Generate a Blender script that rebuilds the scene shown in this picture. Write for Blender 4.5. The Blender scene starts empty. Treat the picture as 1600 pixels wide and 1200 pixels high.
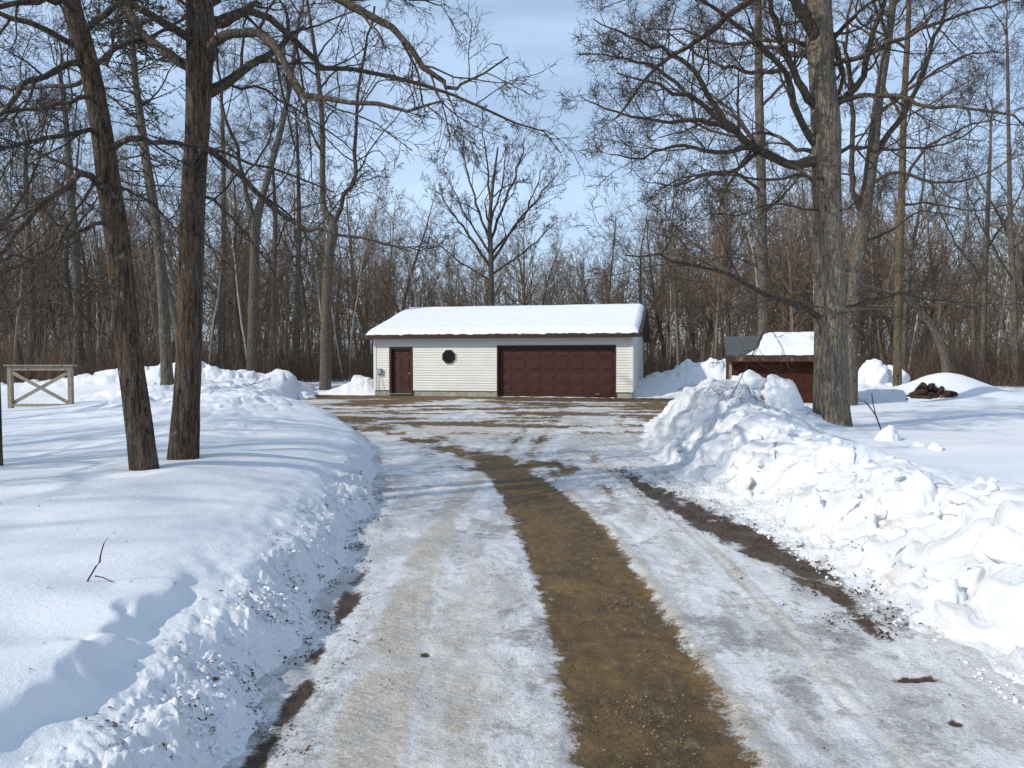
import bpy, bmesh, math
import numpy as np
from mathutils import Vector, Matrix
R = math.radians
SC = bpy.context.scene
COL = SC.collection

# ------------------------------------------------------------------ camera
F, HOR, EYE = 1170.0, 563.0, 1.6
PITCH = math.atan((600 - HOR) / F)
cam = bpy.data.cameras.new('camera'); camo = bpy.data.objects.new('camera', cam); COL.objects.link(camo)
camo.location = (0, 0, EYE); camo.rotation_euler = (math.pi / 2 - PITCH, 0, 0)
cam.sensor_width = 36; cam.lens = F / 1600 * 36; cam.clip_start = 0.05; cam.clip_end = 3000
SC.camera = camo

# ------------------------------------------------------------------ sky, sun, exposure
SUN_EL, SUN_AZ = 33.0, 62.0            # light travels towards (sin AZ, cos AZ)
SUN_POWER, SKY_POWER, EXPOSURE = 3.35, 0.122, 0.12
w = bpy.data.worlds.new('World'); SC.world = w; w.use_nodes = True
nt = w.node_tree; nt.nodes.clear()
def N(nt, t, **kw):
    n = nt.nodes.new(t)
    for k, v in kw.items():
        if k.startswith('i_'):
            n.inputs[k[2:].replace('_', ' ')].default_value = v
        else: setattr(n, k, v)
    return n
sky = N(nt, 'ShaderNodeTexSky'); sky.sky_type = 'NISHITA'; sky.sun_disc = False
sky.sun_elevation = R(SUN_EL); sky.sun_rotation = R(180 + SUN_AZ); sky.altitude = 400
sky.air_density = 1.0; sky.dust_density = 0.6; sky.ozone_density = 1.6
tc = N(nt, 'ShaderNodeTexCoord')
mp = N(nt, 'ShaderNodeMapping'); mp.inputs['Scale'].default_value = (1.0, 1.0, 3.6)
nz = N(nt, 'ShaderNodeTexNoise'); nz.inputs['Scale'].default_value = 2.1; nz.inputs['Detail'].default_value = 5; nz.inputs['Roughness'].default_value = .5
nz.inputs['Distortion'].default_value = .5
cr = N(nt, 'ShaderNodeMapRange'); cr.inputs['From Min'].default_value = .36; cr.inputs['From Max'].default_value = .68
cr.inputs['To Min'].default_value = .30; cr.inputs['To Max'].default_value = .85
mx = N(nt, 'ShaderNodeMix'); mx.data_type = 'RGBA'; mx.inputs[7].default_value = (5.3, 6.9, 9.2, 1)
bg = N(nt, 'ShaderNodeBackground'); bg.inputs['Strength'].default_value = SKY_POWER
out = N(nt, 'ShaderNodeOutputWorld'); L = nt.links.new
L(tc.outputs['Generated'], mp.inputs['Vector']); L(mp.outputs[0], nz.inputs['Vector']); L(nz.outputs[0], cr.inputs['Value'])
L(cr.outputs[0], mx.inputs[0]); L(sky.outputs[0], mx.inputs[6]); L(mx.outputs[2], bg.inputs['Color']); L(bg.outputs[0], out.inputs[0])
sl = bpy.data.lights.new('sun', 'SUN'); sl.energy = SUN_POWER; sl.angle = R(.6); sl.color = (1, .94, .84)
so = bpy.data.objects.new('sun', sl); COL.objects.link(so); so.location = (-20, -12, 20)
ld = Vector((math.sin(R(SUN_AZ)) * math.cos(R(SUN_EL)), math.cos(R(SUN_AZ)) * math.cos(R(SUN_EL)), -math.sin(R(SUN_EL))))
so.rotation_euler = ld.to_track_quat('-Z', 'Y').to_euler()
SC.view_settings.view_transform = 'Standard'; SC.view_settings.look = 'None'
SC.view_settings.exposure = EXPOSURE; SC.view_settings.gamma = 1
SC.render.resolution_x = 1024; SC.render.resolution_y = 768
SC.render.engine = 'CYCLES'

# ------------------------------------------------------------------ helpers
def at(px, py, Y):
    """world point at depth Y seen at photo pixel (px, py)"""
    a = (px - 800) / F; b = (600 - py) / F
    c, s = math.cos(PITCH), math.sin(PITCH)
    dy = c + b * s; dz = b * c - s
    return np.array([a / dy * Y, Y, EYE + dz / dy * Y])
def tag(o, label=None, cat=None, group=None, kind=None):
    if label: o['label'] = label
    if cat: o['category'] = cat
    if group: o['group'] = group
    if kind: o['kind'] = kind
    return o
def empty(name, loc=(0, 0, 0), rz=0, parent=None):
    o = bpy.data.objects.new(name, None); COL.objects.link(o); o.location = loc; o.rotation_euler = (0, 0, rz)
    o.empty_display_size = .2
    if parent: o.parent = parent
    return o
def np_mesh(name, V, Q, mats, smooth=True, T=None):
    me = bpy.data.meshes.new(name)
    V = np.asarray(V, dtype=np.float32); Q = np.asarray(Q, dtype=np.int32).reshape(-1, 4)
    nT = 0 if T is None else len(T)
    me.vertices.add(len(V)); me.vertices.foreach_set('co', V.ravel())
    loops = Q.ravel()
    if nT: loops = np.concatenate([loops, np.asarray(T, dtype=np.int32).ravel()])
    me.loops.add(len(loops)); me.loops.foreach_set('vertex_index', loops)
    nq = len(Q); me.polygons.add(nq + nT)
    st = np.arange(nq) * 4
    if nT: st = np.concatenate([st, nq * 4 + np.arange(nT) * 3])
    me.polygons.foreach_set('loop_start', st.astype(np.int32))
    me.update(calc_edges=True)
    me.polygons.foreach_set('use_smooth', np.full(nq + nT, smooth))
    for m in (mats if isinstance(mats, (list, tuple)) else [mats]): me.materials.append(m)
    return me
def link(name, me, parent=None, loc=None):
    o = bpy.data.objects.new(name, me); COL.objects.link(o)
    if parent: o.parent = parent
    if loc is not None: o.location = loc
    return o
class MB:
    """collects boxes, prisms and tubes, links them as ONE mesh object"""
    def __init__(s): s.v = []; s.f = []; s.sm = []
    def add(s, vs, fs, smooth=False):
        b = len(s.v); s.v += [tuple(p) for p in vs]; s.f += [[b + i for i in f] for f in fs]; s.sm += [smooth] * len(fs)
    def box(s, x0, x1, y0, y1, z0, z1, bev=0):
        vs = [(x0,y0,z0),(x1,y0,z0),(x1,y1,z0),(x0,y1,z0),(x0,y0,z1),(x1,y0,z1),(x1,y1,z1),(x0,y1,z1)]
        s.add(vs, [[0,3,2,1],[4,5,6,7],[0,1,5,4],[1,2,6,5],[2,3,7,6],[3,0,4,7]])
    def bar(s, a, b, w, h, up=(0, 0, 1)):
        a = Vector(a); b = Vector(b); d = (b - a).normalized(); u = Vector(up)
        x = d.cross(u).normalized(); z = x.cross(d).normalized(); vs = []
        for p in (a, b):
            for i, j in ((-1,-1),(1,-1),(1,1),(-1,1)): vs.append(p + x * w / 2 * i + z * h / 2 * j)
        s.add(vs, [[0,1,2,3],[7,6,5,4],[0,4,5,1],[1,5,6,2],[2,6,7,3],[3,7,4,0]])
    def prism(s, poly, y0, y1):
        """poly in x,z; extruded along y"""
        n = len(poly); vs = [(x, y0, z) for x, z in poly] + [(x, y1, z) for x, z in poly]
        fs = [list(range(n)), list(range(2*n-1, n-1, -1))] + [[i, i+n, (i+1) % n + n, (i+1) % n] for i in range(n)]
        s.add(vs, fs)
    def tube(s, pts, rad, n=8, cap=True):
        pts = [Vector(p) for p in pts]; rs = rad if isinstance(rad, (list, tuple)) else [rad] * len(pts); vs = []
        for i, p in enumerate(pts):
            d = (pts[min(i+1, len(pts)-1)] - pts[max(i-1, 0)]).normalized()
            ref = Vector((0, 0, 1)) if abs(d.z) < .9 else Vector((1, 0, 0))
            x = d.cross(ref).normalized(); y = d.cross(x)
            for k in range(n):
                a = 2 * math.pi * k / n; vs.append(p + (x * math.cos(a) + y * math.sin(a)) * rs[i])
        fs = [[i*n+k, i*n+(k+1) % n, (i+1)*n+(k+1) % n, (i+1)*n+k] for i in range(len(pts)-1) for k in range(n)]
        if cap: fs += [list(range(n-1, -1, -1)), [(len(pts)-1)*n+k for k in range(n)]]
        s.add(vs, fs, True)
    def build(s, name, mat, parent=None, bevel=0):
        me = bpy.data.meshes.new(name); me.from_pydata(s.v, [], s.f)
        me.polygons.foreach_set('use_smooth', s.sm)
        bm = bmesh.new(); bm.from_mesh(me); bmesh.ops.recalc_face_normals(bm, faces=bm.faces[:]); bm.to_mesh(me); bm.free()
        me.materials.append(mat); o = link(name, me, parent)
        if bevel:
            m = o.modifiers.new('bevel', 'BEVEL'); m.width = bevel; m.segments = 2; m.limit_method = 'ANGLE'
        return o

# ------------------------------------------------------------------ numpy noise
def _h(ix, iy, s):
    n = (ix.astype(np.int64) * 374761393 + iy.astype(np.int64) * 668265263 + s * 1274126177) & 0x7fffffff
    n = ((n ^ (n >> 13)) * 1274126177) & 0x7fffffff
    n = (n ^ (n >> 16)); n = (n * 2246822519) & 0x7fffffff
    return ((n ^ (n >> 15)) & 0xffffff) / float(0xffffff)
def perlin(x, y, s=0):
    x = np.asarray(x, float); y = np.asarray(y, float)
    ix = np.floor(x); iy = np.floor(y); fx = x - ix; fy = y - iy
    u = fx*fx*fx*(fx*(fx*6-15)+10); v = fy*fy*fy*(fy*(fy*6-15)+10)
    def g(dx, dy):
        a = _h(ix+dx, iy+dy, s) * 2 * np.pi
        return np.cos(a)*(fx-dx) + np.sin(a)*(fy-dy)
    return ((g(0,0)*(1-u)+g(1,0)*u)*(1-v) + (g(0,1)*(1-u)+g(1,1)*u)*v) * 1.5
def fbm(x, y, oct=4, s=0, gain=.5):
    t = 0; a = 1
    for o in range(oct): t = t + a*perlin(x, y, s+o*17); x = x*2.03+5.1; y = y*2.03+1.7; a *= gain
    return t
def worley(x, y, s=0):
    x = np.asarray(x, float); y = np.asarray(y, float)
    ix = np.floor(x); iy = np.floor(y); f1 = np.full(x.shape, 9.); f2 = np.full(x.shape, 9.); cid = np.zeros(x.shape)
    for dx in (-1, 0, 1):
        for dy in (-1, 0, 1):
            cx = ix+dx; cy = iy+dy
            px = cx + _h(cx, cy, s+1); py = cy + _h(cx, cy, s+2)
            d = np.hypot(x-px, y-py); r = _h(cx, cy, s+3)
            m = d < f1
            f2 = np.where(m, f1, np.minimum(f2, d)); cid = np.where(m, r, cid); f1 = np.where(m, d, f1)
    return f1, f2, cid
def sst(a, b, x):
    t = np.clip((x-a)/(b-a), 0, 1); return t*t*(3-2*t)

# ------------------------------------------------------------------ materials
def new_mat(name):
    m = bpy.data.materials.new(name); m.use_nodes = True; nt = m.node_tree
    b = nt.nodes['Principled BSDF']; return m, nt, b
def noise(nt, vec, scale, detail=4, rough=.55, dist=0):
    n = N(nt, 'ShaderNodeTexNoise'); n.inputs['Scale'].default_value = scale; n.inputs['Detail'].default_value = detail
    n.inputs['Roughness'].default_value = rough; n.inputs['Distortion'].default_value = dist
    nt.links.new(vec, n.inputs['Vector']); return n.outputs[0]
def mapv(nt, sc=(1, 1, 1), src='Object'):
    t = N(nt, 'ShaderNodeTexCoord'); m = N(nt, 'ShaderNodeMapping'); m.inputs['Scale'].default_value = sc
    nt.links.new(t.outputs[src], m.inputs['Vector']); return m.outputs[0]
def rng_(nt, v, a, b, lo=0, hi=1):
    n = N(nt, 'ShaderNodeMapRange'); n.inputs['From Min'].default_value = a; n.inputs['From Max'].default_value = b
    n.inputs['To Min'].default_value = lo; n.inputs['To Max'].default_value = hi
    nt.links.new(v, n.inputs['Value']); return n.outputs[0]
def mix(nt, f, a, b):
    n = N(nt, 'ShaderNodeMix'); n.data_type = 'RGBA'
    for i, v in ((0, f), (6, a), (7, b)):
        if isinstance(v, (tuple, float, int)): n.inputs[i].default_value = (*v, 1) if isinstance(v, tuple) else v
        else: nt.links.new(v, n.inputs[i])
    return n.outputs[2]
def mathn(nt, op, a, b=None):
    n = N(nt, 'ShaderNodeMath', operation=op)
    for i, v in ((0, a), (1, b)):
        if v is None: continue
        if isinstance(v, (int, float)): n.inputs[i].default_value = v
        else: nt.links.new(v, n.inputs[i])
    return n.outputs[0]
def bump(nt, b, h, strength, dist=.02, prev=None):
    n = N(nt, 'ShaderNodeBump'); n.inputs['Strength'].default_value = strength; n.inputs['Distance'].default_value = dist
    nt.links.new(h, n.inputs['Height'])
    if prev is not None: nt.links.new(prev, n.inputs['Normal'])
    nt.links.new(n.outputs[0], b.inputs['Normal']); return n.outputs[0]
def simple(name, c, rough=.6, var=.15, scale=6, bumpk=.1, metallic=0, spec=.4, bdist=.01):
    m, nt, b = new_mat(name); v = mapv(nt)
    n = noise(nt, v, scale, 5)
    c2 = tuple(max(0, x*(1-var)) for x in c); c3 = tuple(min(1, x*(1+var)) for x in c)
    nt.links.new(mix(nt, rng_(nt, n, .3, .7), c2, c3), b.inputs['Base Color'])
    b.inputs['Roughness'].default_value = rough; b.inputs['Metallic'].default_value = metallic; b.inputs['Specular IOR Level'].default_value = spec
    if bumpk: bump(nt, b, noise(nt, v, scale*6, 4), bumpk, bdist)
    return m
def bark(name, dark, light, patch=None, pk=(.55, .7), patch2=None, scale=1.0, stretch=.16, bdist=.03, spec=.2, fine=1.0, plates=.16):
    m, nt, b = new_mat(name)
    v = mapv(nt, (1, 1, stretch)); v1 = mapv(nt, (1, 1, .6))
    n1 = noise(nt, v, 26*scale, 5, .7, .6); n2 = noise(nt, mapv(nt, (1, 1, .5)), 90*scale, 3, .6)
    vo = N(nt, 'ShaderNodeTexVoronoi'); vo.feature = 'DISTANCE_TO_EDGE'; vo.inputs['Scale'].default_value = 40*scale
    ad = N(nt, 'ShaderNodeVectorMath', operation='MULTIPLY_ADD'); nt.links.new(v, ad.inputs[2]); ad.inputs[1].default_value = (.07, .07, .07)
    tn = N(nt, 'ShaderNodeTexNoise'); tn.inputs['Scale'].default_value = 14*scale; nt.links.new(v, tn.inputs['Vector']); nt.links.new(tn.outputs['Color'], ad.inputs[0])
    nt.links.new(ad.outputs[0], vo.inputs['Vector'])
    pl = rng_(nt, vo.outputs['Distance'], .0, .22)
    h = mathn(nt, 'ADD', mathn(nt, 'ADD', mathn(nt, 'MULTIPLY', n1, .72-plates), mathn(nt, 'MULTIPLY', n2, .28)), mathn(nt, 'MULTIPLY', pl, plates))
    c = mix(nt, rng_(nt, h, .40, .64), dark, light)
    if patch: c = mix(nt, mathn(nt, 'MULTIPLY', rng_(nt, noise(nt, v1, 2.6, 8, .82), *pk), rng_(nt, h, .45, .7, .1, .8)), c, patch)
    if patch2: c = mix(nt, rng_(nt, noise(nt, v1, 9, 5, .7), .62, .7), c, patch2)
    nt.links.new(c, b.inputs['Base Color']); b.inputs['Roughness'].default_value = .9; b.inputs['Specular IOR Level'].default_value = spec
    if bdist: bump(nt, b, h, 1.0*fine, bdist)
    return m
M = {}
M['bark_left'] = bark('bark_left', (.014, .010, .007), (.15, .115, .085), (.21, .095, .03), (.44, .68), (.24, .25, .21), stretch=.11, plates=.08, scale=1.15)
M['bark_oak'] = bark('bark_oak', (.05, .040, .030), (.34, .28, .21), (.30, .17, .06), (.52, .74), (.34, .33, .29), scale=1.2, stretch=.09, plates=.07)
M['bark_grey'] = bark('bark_grey', (.05, .042, .034), (.19, .16, .125), (.16, .12, .05), (.55, .7), (.26, .25, .22))
M['bark_moss'] = bark('bark_moss', (.04, .03, .02), (.19, .15, .10), (.22, .125, .04), (.46, .68))
M['bark_limb'] = bark('bark_limb', (.025, .02, .016), (.12, .095, .07), (.12, .095, .03), (.5, .65), (.25, .23, .2), bdist=.012)
M['twig'] = bark('twig', (.04, .03, .024), (.11, .082, .062), None, bdist=0)
M['twig_light'] = bark('twig_light', (.12, .087, .062), (.26, .195, .14), None, bdist=0)
M['bark_wood'] = bark('bark_wood', (.10, .075, .055), (.30, .235, .175), (.15, .10, .05), (.5, .65), bdist=.01)
M['bark_pale'] = bark('bark_pale', (.30, .28, .24), (.62, .60, .54), (.08, .07, .06), (.62, .68), stretch=1.5, bdist=.005, plates=0)
M['brush'] = bark('brush', (.075, .054, .04), (.215, .16, .115), None, bdist=0)
M['brush_red'] = bark('brush_red', (.07, .048, .036), (.19, .128, .095), None, bdist=0)
M['needles'] = simple('needles', (.03, .05, .018), .7, .4, 3, 0)
M['siding'] = simple('siding', (.70, .69, .625), .5, .05, 1.2, .05)
M['trim_white'] = simple('trim_white', (.74, .73, .68), .45, .04, 2, 0)
M['maroon'] = simple('maroon', (.055, .0165, .0085), .42, .18, 2, .04, spec=.4)
M['maroon_dark'] = simple('maroon_dark', (.04, .014, .009), .5, .2, 2, .04)
M['concrete'] = simple('concrete', (.33, .31, .25), .9, .25, 5, .5, bdist=.01)
M['shingle'] = simple('shingle', (.045, .042, .04), .9, .3, 14, .8, bdist=.02)
M['glass_dark'] = simple('glass_dark', (.008, .009, .013), .12, .1, 1, 0, spec=.25)
M['steel'] = simple('steel', (.6, .58, .54), .3, .1, 9, 0, metallic=1)
M['grey_box'] = simple('grey_box', (.38, .39, .39), .5, .1, 5, 0)
M['shed_wood'] = bark('shed_wood', (.034, .011, .007), (.066, .021, .012), (.09, .034, .018), (.5, .7), stretch=.8, scale=.3, bdist=.004, plates=0)
M['peeling'] = bark('peeling', (.035, .018, .012), (.11, .06, .04), (.36, .29, .20), (.50, .55), stretch=1, scale=.25, bdist=.004, plates=0)
M['grey_wood'] = bark('grey_wood', (.17, .14, .105), (.40, .345, .27), None, stretch=.6, scale=.8, bdist=.004, plates=0)
M['log'] = bark('log', (.012, .008, .006), (.085, .055, .04), (.13, .06, .035), (.55, .65), stretch=1, scale=.7, bdist=.02, plates=0)

def snow_mat(name, litter=False):
    m, nt, b = new_mat(name)
    v = mapv(nt)
    big = noise(nt, v, .8, 5)
    c = mix(nt, rng_(nt, big, .3, .7), (.68, .695, .72), (.74, .75, .765))
    at_ = N(nt, 'ShaderNodeAttribute'); at_.attribute_name = 'dirt'
    d = at_.outputs['Color']; sep = N(nt, 'ShaderNodeSeparateColor'); nt.links.new(d, sep.inputs[0])
    n2 = noise(nt, v, 5, 6, .7); n3 = noise(nt, v, 45, 4, .7)
    # tan staining of ploughed snow
    f = mathn(nt, 'MULTIPLY', sep.outputs[0], rng_(nt, n2, .46, .72, 0, .8))
    c = mix(nt, f, c, (.56, .48, .38))
    # dark specks
    f = rng_(nt, mathn(nt, 'ADD', mathn(nt, 'MULTIPLY', mathn(nt, 'MULTIPLY', sep.outputs[1], rng_(nt, noise(nt, v, 3.5, 4), .42, .66)), .30), n3), .86, .91)
    c = mix(nt, f, c, (.09, .055, .035))
    c = mix(nt, rng_(nt, mathn(nt, 'ADD', sep.outputs[2], mathn(nt, 'MULTIPLY', mathn(nt, 'SUBTRACT', n2, .5), 1.2)), .35, .65), c, (.10, .075, .055))
    nt.links.new(c, b.inputs['Base Color']); b.inputs['Roughness'].default_value = .75; b.inputs['Specular IOR Level'].default_value = .25
    b.inputs['Subsurface Weight'].default_value = .0
    h = mathn(nt, 'ADD', noise(nt, v, 28, 6, .65), mathn(nt, 'MULTIPLY', noise(nt, v, 170, 3, .6), .35))
    nb = bump(nt, b, mathn(nt, 'MULTIPLY', noise(nt, v, 7, 7, .68, .4), at_.outputs['Alpha']), .5, .05)
    bump(nt, b, h, .45, .02, nb)
    return m
M['snow'] = snow_mat('snow')
M['snow_clean'] = simple('snow_clean', (.74, .755, .78), .7, .03, 1.5, .25, spec=.25, bdist=.03)

def drive_mat():
    m, nt, b = new_mat('driveway_ice_and_mud'); v = mapv(nt)
    a = N(nt, 'ShaderNodeAttribute'); a.attribute_name = 'mask'
    s = N(nt, 'ShaderNodeSeparateColor'); nt.links.new(a.outputs['Color'], s.inputs[0])
    mud, tan, leaf = s.outputs[0], s.outputs[1], s.outputs[2]; ice = a.outputs['Alpha']
    n1 = noise(nt, v, 2.2, 8, .68, .3); n2 = noise(nt, v, 9, 7, .72, .2); n3 = noise(nt, v, 60, 5, .7); n4 = noise(nt, mapv(nt, (1, .35, 1)), 3.1, 8, .72, .6)
    grit = noise(nt, v, 190, 3, .6)
    def th(attr, k, lo, hi, src):
        return rng_(nt, mathn(nt, 'ADD', attr, mathn(nt, 'MULTIPLY', mathn(nt, 'SUBTRACT', src, .5), k)), lo, hi)
    c = mix(nt, rng_(nt, mathn(nt, 'ADD', mathn(nt, 'MULTIPLY', n4, .6), mathn(nt, 'MULTIPLY', n3, .4)), .42, .54), (.44, .425, .41), (.74, .74, .74))
    c = mix(nt, rng_(nt, mathn(nt, 'ADD', mathn(nt, 'MULTIPLY', n2, .65), mathn(nt, 'MULTIPLY', n1, .35)), .53, .62, 0, .75), c, (.36, .31, .25))
    # grey bare ice
    nm = mathn(nt, 'ADD', mathn(nt, 'MULTIPLY', n1, .6), mathn(nt, 'MULTIPLY', n2, .4))
    c = mix(nt, th(ice, 2.4, .52, .74, nm), c, mix(nt, rng_(nt, n3, .35, .65), (.20, .195, .19), (.44, .43, .42)))
    nmt = mathn(nt, 'ADD', mathn(nt, 'MULTIPLY', n2, .5), mathn(nt, 'MULTIPLY', n3, .5))
    c = mix(nt, th(tan, 2.2, .40, 1.05, nmt), c, mix(nt, rng_(nt, n3, .35, .65), (.30, .25, .19), (.66, .61, .53)))
    mudc = mix(nt, rng_(nt, n3, .35, .68), (.040, .023, .008), (.175, .104, .036))
    mudc = mix(nt, rng_(nt, n2, .35, .7), mudc, mix(nt, rng_(nt, n1, .4, .6), (.06, .035, .012), (.22, .135, .05)))
    mudc = mix(nt, mathn(nt, 'MULTIPLY', rng_(nt, noise(nt, mapv(nt, (1, .5, 1)), 15, 6, .75), .54, .68), .35), mudc, (.33, .27, .18))
    mudc = mix(nt, rng_(nt, grit, .67, .70), mudc, (.62, .52, .38))
    nmm = mathn(nt, 'ADD', mathn(nt, 'MULTIPLY', n1, .34), mathn(nt, 'ADD', mathn(nt, 'MULTIPLY', n2, .40), mathn(nt, 'MULTIPLY', n3, .26)))
    mf = th(mud, 2.9, .40, .62, nmm)
    c = mix(nt, mf, c, mudc)
    lf = th(leaf, 2.6, .42, .60, nmm)
    c = mix(nt, lf, c, mix(nt, rng_(nt, n3, .35, .65), (.022, .012, .006), (.105, .058, .027)))
    # scattered specks
    c = mix(nt, rng_(nt, mathn(nt, 'ADD', mathn(nt, 'MULTIPLY', n3, .7), mathn(nt, 'MULTIPLY', n2, .3)), .63, .68), c, (.12, .08, .05))
    nt.links.new(c, b.inputs['Base Color'])
    rr = mathn(nt, 'ADD', mathn(nt, 'MULTIPLY', mf, .35), rng_(nt, nm, .40, .60, .22, .6)); nt.links.new(rr, b.inputs['Roughness'])
    b.inputs['Specular IOR Level'].default_value = .35
    h = mathn(nt, 'ADD', n2, mathn(nt, 'ADD', mathn(nt, 'MULTIPLY', n3, .7), mathn(nt, 'MULTIPLY', grit, .2)))
    wv = N(nt, 'ShaderNodeTexWave', wave_type='BANDS', bands_direction='DIAGONAL'); wv.inputs['Scale'].default_value = 11; wv.inputs['Distortion'].default_value = 3; wv.inputs['Detail'].default_value = 3
    nt.links.new(mapv(nt, (.6, 1, .01)), wv.inputs['Vector'])
    h = mathn(nt, 'ADD', h, mathn(nt, 'MULTIPLY', mathn(nt, 'MULTIPLY', wv.outputs['Color'], tan), .10))
    bump(nt, b, h, .65, .03)
    return m
M['drive'] = drive_mat()

# ------------------------------------------------------------------ terrain functions
YL = np.array([[-40,-1.2],[3,-1.17],[3.8,-1.21],[5.5,-1.33],[7.3,-1.5],[9.5,-1.75],[13.7,-2.6],[17.5,-3.9],[21.5,-5.9],[25,-7.6],[28,-8.8],[36,-9.4]])
YR = np.array([[-40,2.5],[3.8,2.45],[4.7,2.42],[7,2.4],[9,2.3],[11.9,2.34],[14.7,2.5],[19.3,3.5],[24,5.2],[28,6.9],[33,7.4]])
def xl(y): return np.interp(y, YL[:, 0], YL[:, 1])
def xr(y): return np.interp(y, YR[:, 0], YR[:, 1])
def yfar(x): return 31.8 - .222*(x-5.12) + .12
MOUNDS = [ # x, y, rx, ry, h, roughness
 (4.35,13.9,1,1.1,0.34,1),(5.1,13.7,0.45,0.7,0.22,1),(3.9,12.4,1,1.4,0.10,1),(4.1,15.6,1.1,1.6,0.12,1),
 (8.4,36.5,2,1.6,0.69,1),(10.4,36,2,1.4,0.79,1),(11.2,33,2.2,1.5,0.33,0.6),
 (12.75,27.2,0.55,0.5,0.49,1.2),(13.75,27.4,0.9,0.6,0.41,1),(12,26,3,2,0.30,0.6),(15.5,28,2,1,0.17,0.5),
 (13.5,23.55,1.35,0.85,0.66,0),(14.9,23.6,1.3,0.9,0.22,0),
 (-18.5,31,3,2,0.41,0.6),(-15.6,31,2,1.5,0.59,0.8),(-13.6,31,1.5,1.3,0.63,1),(-11.6,31.5,1.7,1.3,0.56,1),(-9.6,32.4,0.95,0.8,0.69,1),(-8.4,34.2,1.4,1,0.56,1.2),(-7.1,35.4,0.9,0.8,0.66,1.3),
 (-5.9,15.6,1.3,2.3,0.42,0.5),(-4.6,12.3,1.1,1.8,0.14,0.3),(-8.2,19.5,2,3,0.38,0.7),(-10.6,24,2.3,3,0.42,0.8),(-11.5,27.5,2,2,0.26,0.8),
 (-3.45,7,0.9,1.6,0.10,0),(-3.55,8.6,1.2,0.5,0.08,0),
 (-3.75,6.9,.33,.22,-.16,0),(-3.62,7.4,.28,.24,-.05,0),(-3.56,8.1,.28,.24,-.05,0),(5.8,13.6,.75,.6,-.07,0),
]
def terrain(X, Y):
    """snow surface height, plus roughness mask and staining"""
    eL = xl(Y) - X; eR = X - xr(Y); eF = np.where((X > -60), Y - yfar(X), -9)
    wob = .10*perlin(X*2.2, Y*1.3, 5) + .05*perlin(X*7, Y*6, 6)
    eL = eL + wob; eR = eR + wob*1.5
    e = np.maximum(np.maximum(eL, eR), eF)
    far = sst(20, 30, Y)
    # left field and its cut bank
    slab = .32*(1-np.exp(-np.clip(eL, 0, 9)/.22)) + (.11+.05*perlin(X*2, Y*2, 19))*sst(.46, .66, eL + .16*perlin(X*2.2, Y*2.0, 9) + .04*perlin(X*9, Y*8, 4))
    slope = .46*(1-np.exp(-np.clip(eL, 0, 9)/.36))
    hl = slab*(1-sst(3.4, 4.6, Y)) + slope*sst(3.4, 4.6, Y)
    hl = np.where(eL > 0, hl, 0)*(1-.25*sst(2, 8, eL))
    # right bank: a ploughed ridge, then the field
    crest = np.interp(Y, [-5, 3, 5, 7, 9, 11, 13, 15, 17, 20, 24, 30], [.62, .62, .60, .58, .62, .76, .9, .82, .62, .5, .42, .3])
    field = .40
    er = np.clip(eR, 0, 99)
    hr = field*sst(0, 1.1, er) + (crest-field)*np.exp(-((er-1.25)/.8)**2)*sst(0, .7, er)*(1-.0*far)
    hf = .42*sst(0, 3.0, eF)
    h = np.maximum(np.maximum(np.where(eL > 0, hl, 0), np.where(eR > 0, hr, 0)), np.where(eF > 0, hf, 0))
    rough = np.maximum(np.exp(-((eR-.75)/.75)**2)*(eR > -.1)*(1-sst(19, 24, Y)), .30*np.exp(-((eL-.22)/.22)**2)*(eL > -.1))
    rough = np.maximum(rough, .45*np.exp(-((e-.8)/.9)**2)*(e > 0)*sst(14, 20, Y))
    for (mx_, my_, rx, ry, hh, ro) in MOUNDS:
        g = np.exp(-(((X-mx_)/rx)**2 + ((Y-my_)/ry)**2))
        g = np.where(e > 0, g, g*np.exp(-np.clip(-e, 0, 5)*2.0))
        h = h + hh*g*sst(-.1, .5, e)
        rough = np.maximum(rough, ro*sst(.12, .6, g)*sst(-.1, .4, e))
    # drifts
    sm = sst(.5, 2.5, e)
    h = h + sm*(.055*perlin(X*.35+3, Y*.5, 21) + .030*perlin(X*.28+Y*.35, Y*1.5-X*.45, 22) + .012*perlin(X*.9, Y*2.9-X*.6, 23))
    # ploughed lumps
    m = rough > .02
    add = np.zeros_like(X); dx = np.zeros_like(X); dy = np.zeros_like(X)
    x = X[m]; y = Y[m]; r = rough[m]
    wx = x + .10*perlin(x*3, y*3, 31); wy = y + .10*perlin(x*3, y*3, 32)
    f1, f2, c = worley(wx*1.5, wy*1.2, 40)
    g1, g2, c2 = worley(wx*3.7, wy*3.1, 50)
    k1, k2, c3 = worley(x*8.5, y*8, 60)
    ed = sst(0, .28, f2-f1); ed2 = sst(0, .3, g2-g1)
    add[m] = r*((.15+.09*sst(7, 11, y))*(c-.42)*sst(0, .42, f2-f1) + .085*(c2-.4)*sst(0, .4, g2-g1)*sst(.05, .5, r) + .05*(.55-f1) - .035*(1-sst(0, .14, f2-f1)) - .010*(1-sst(0, .15, g2-g1)) + .018*sst(.0, .5, .5-k1)*c3 + .05*fbm(x*2.5, y*2.5, 5, 70, .55) + .035*(1-2*np.abs(perlin(x*1.9+.4*y, y*1.5, 71))) + .009*(1-2*np.abs(perlin(x*8, y*7, 72))) + .005*fbm(x*16, y*16, 2, 73))
    dx[m] = r*.16*fbm(x*2.4+9, y*2.4, 3, 80); dy[m] = r*.16*fbm(x*2.4, y*2.4+7, 3, 90)
    h = h + add*sst(-.05, .35, e)
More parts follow.
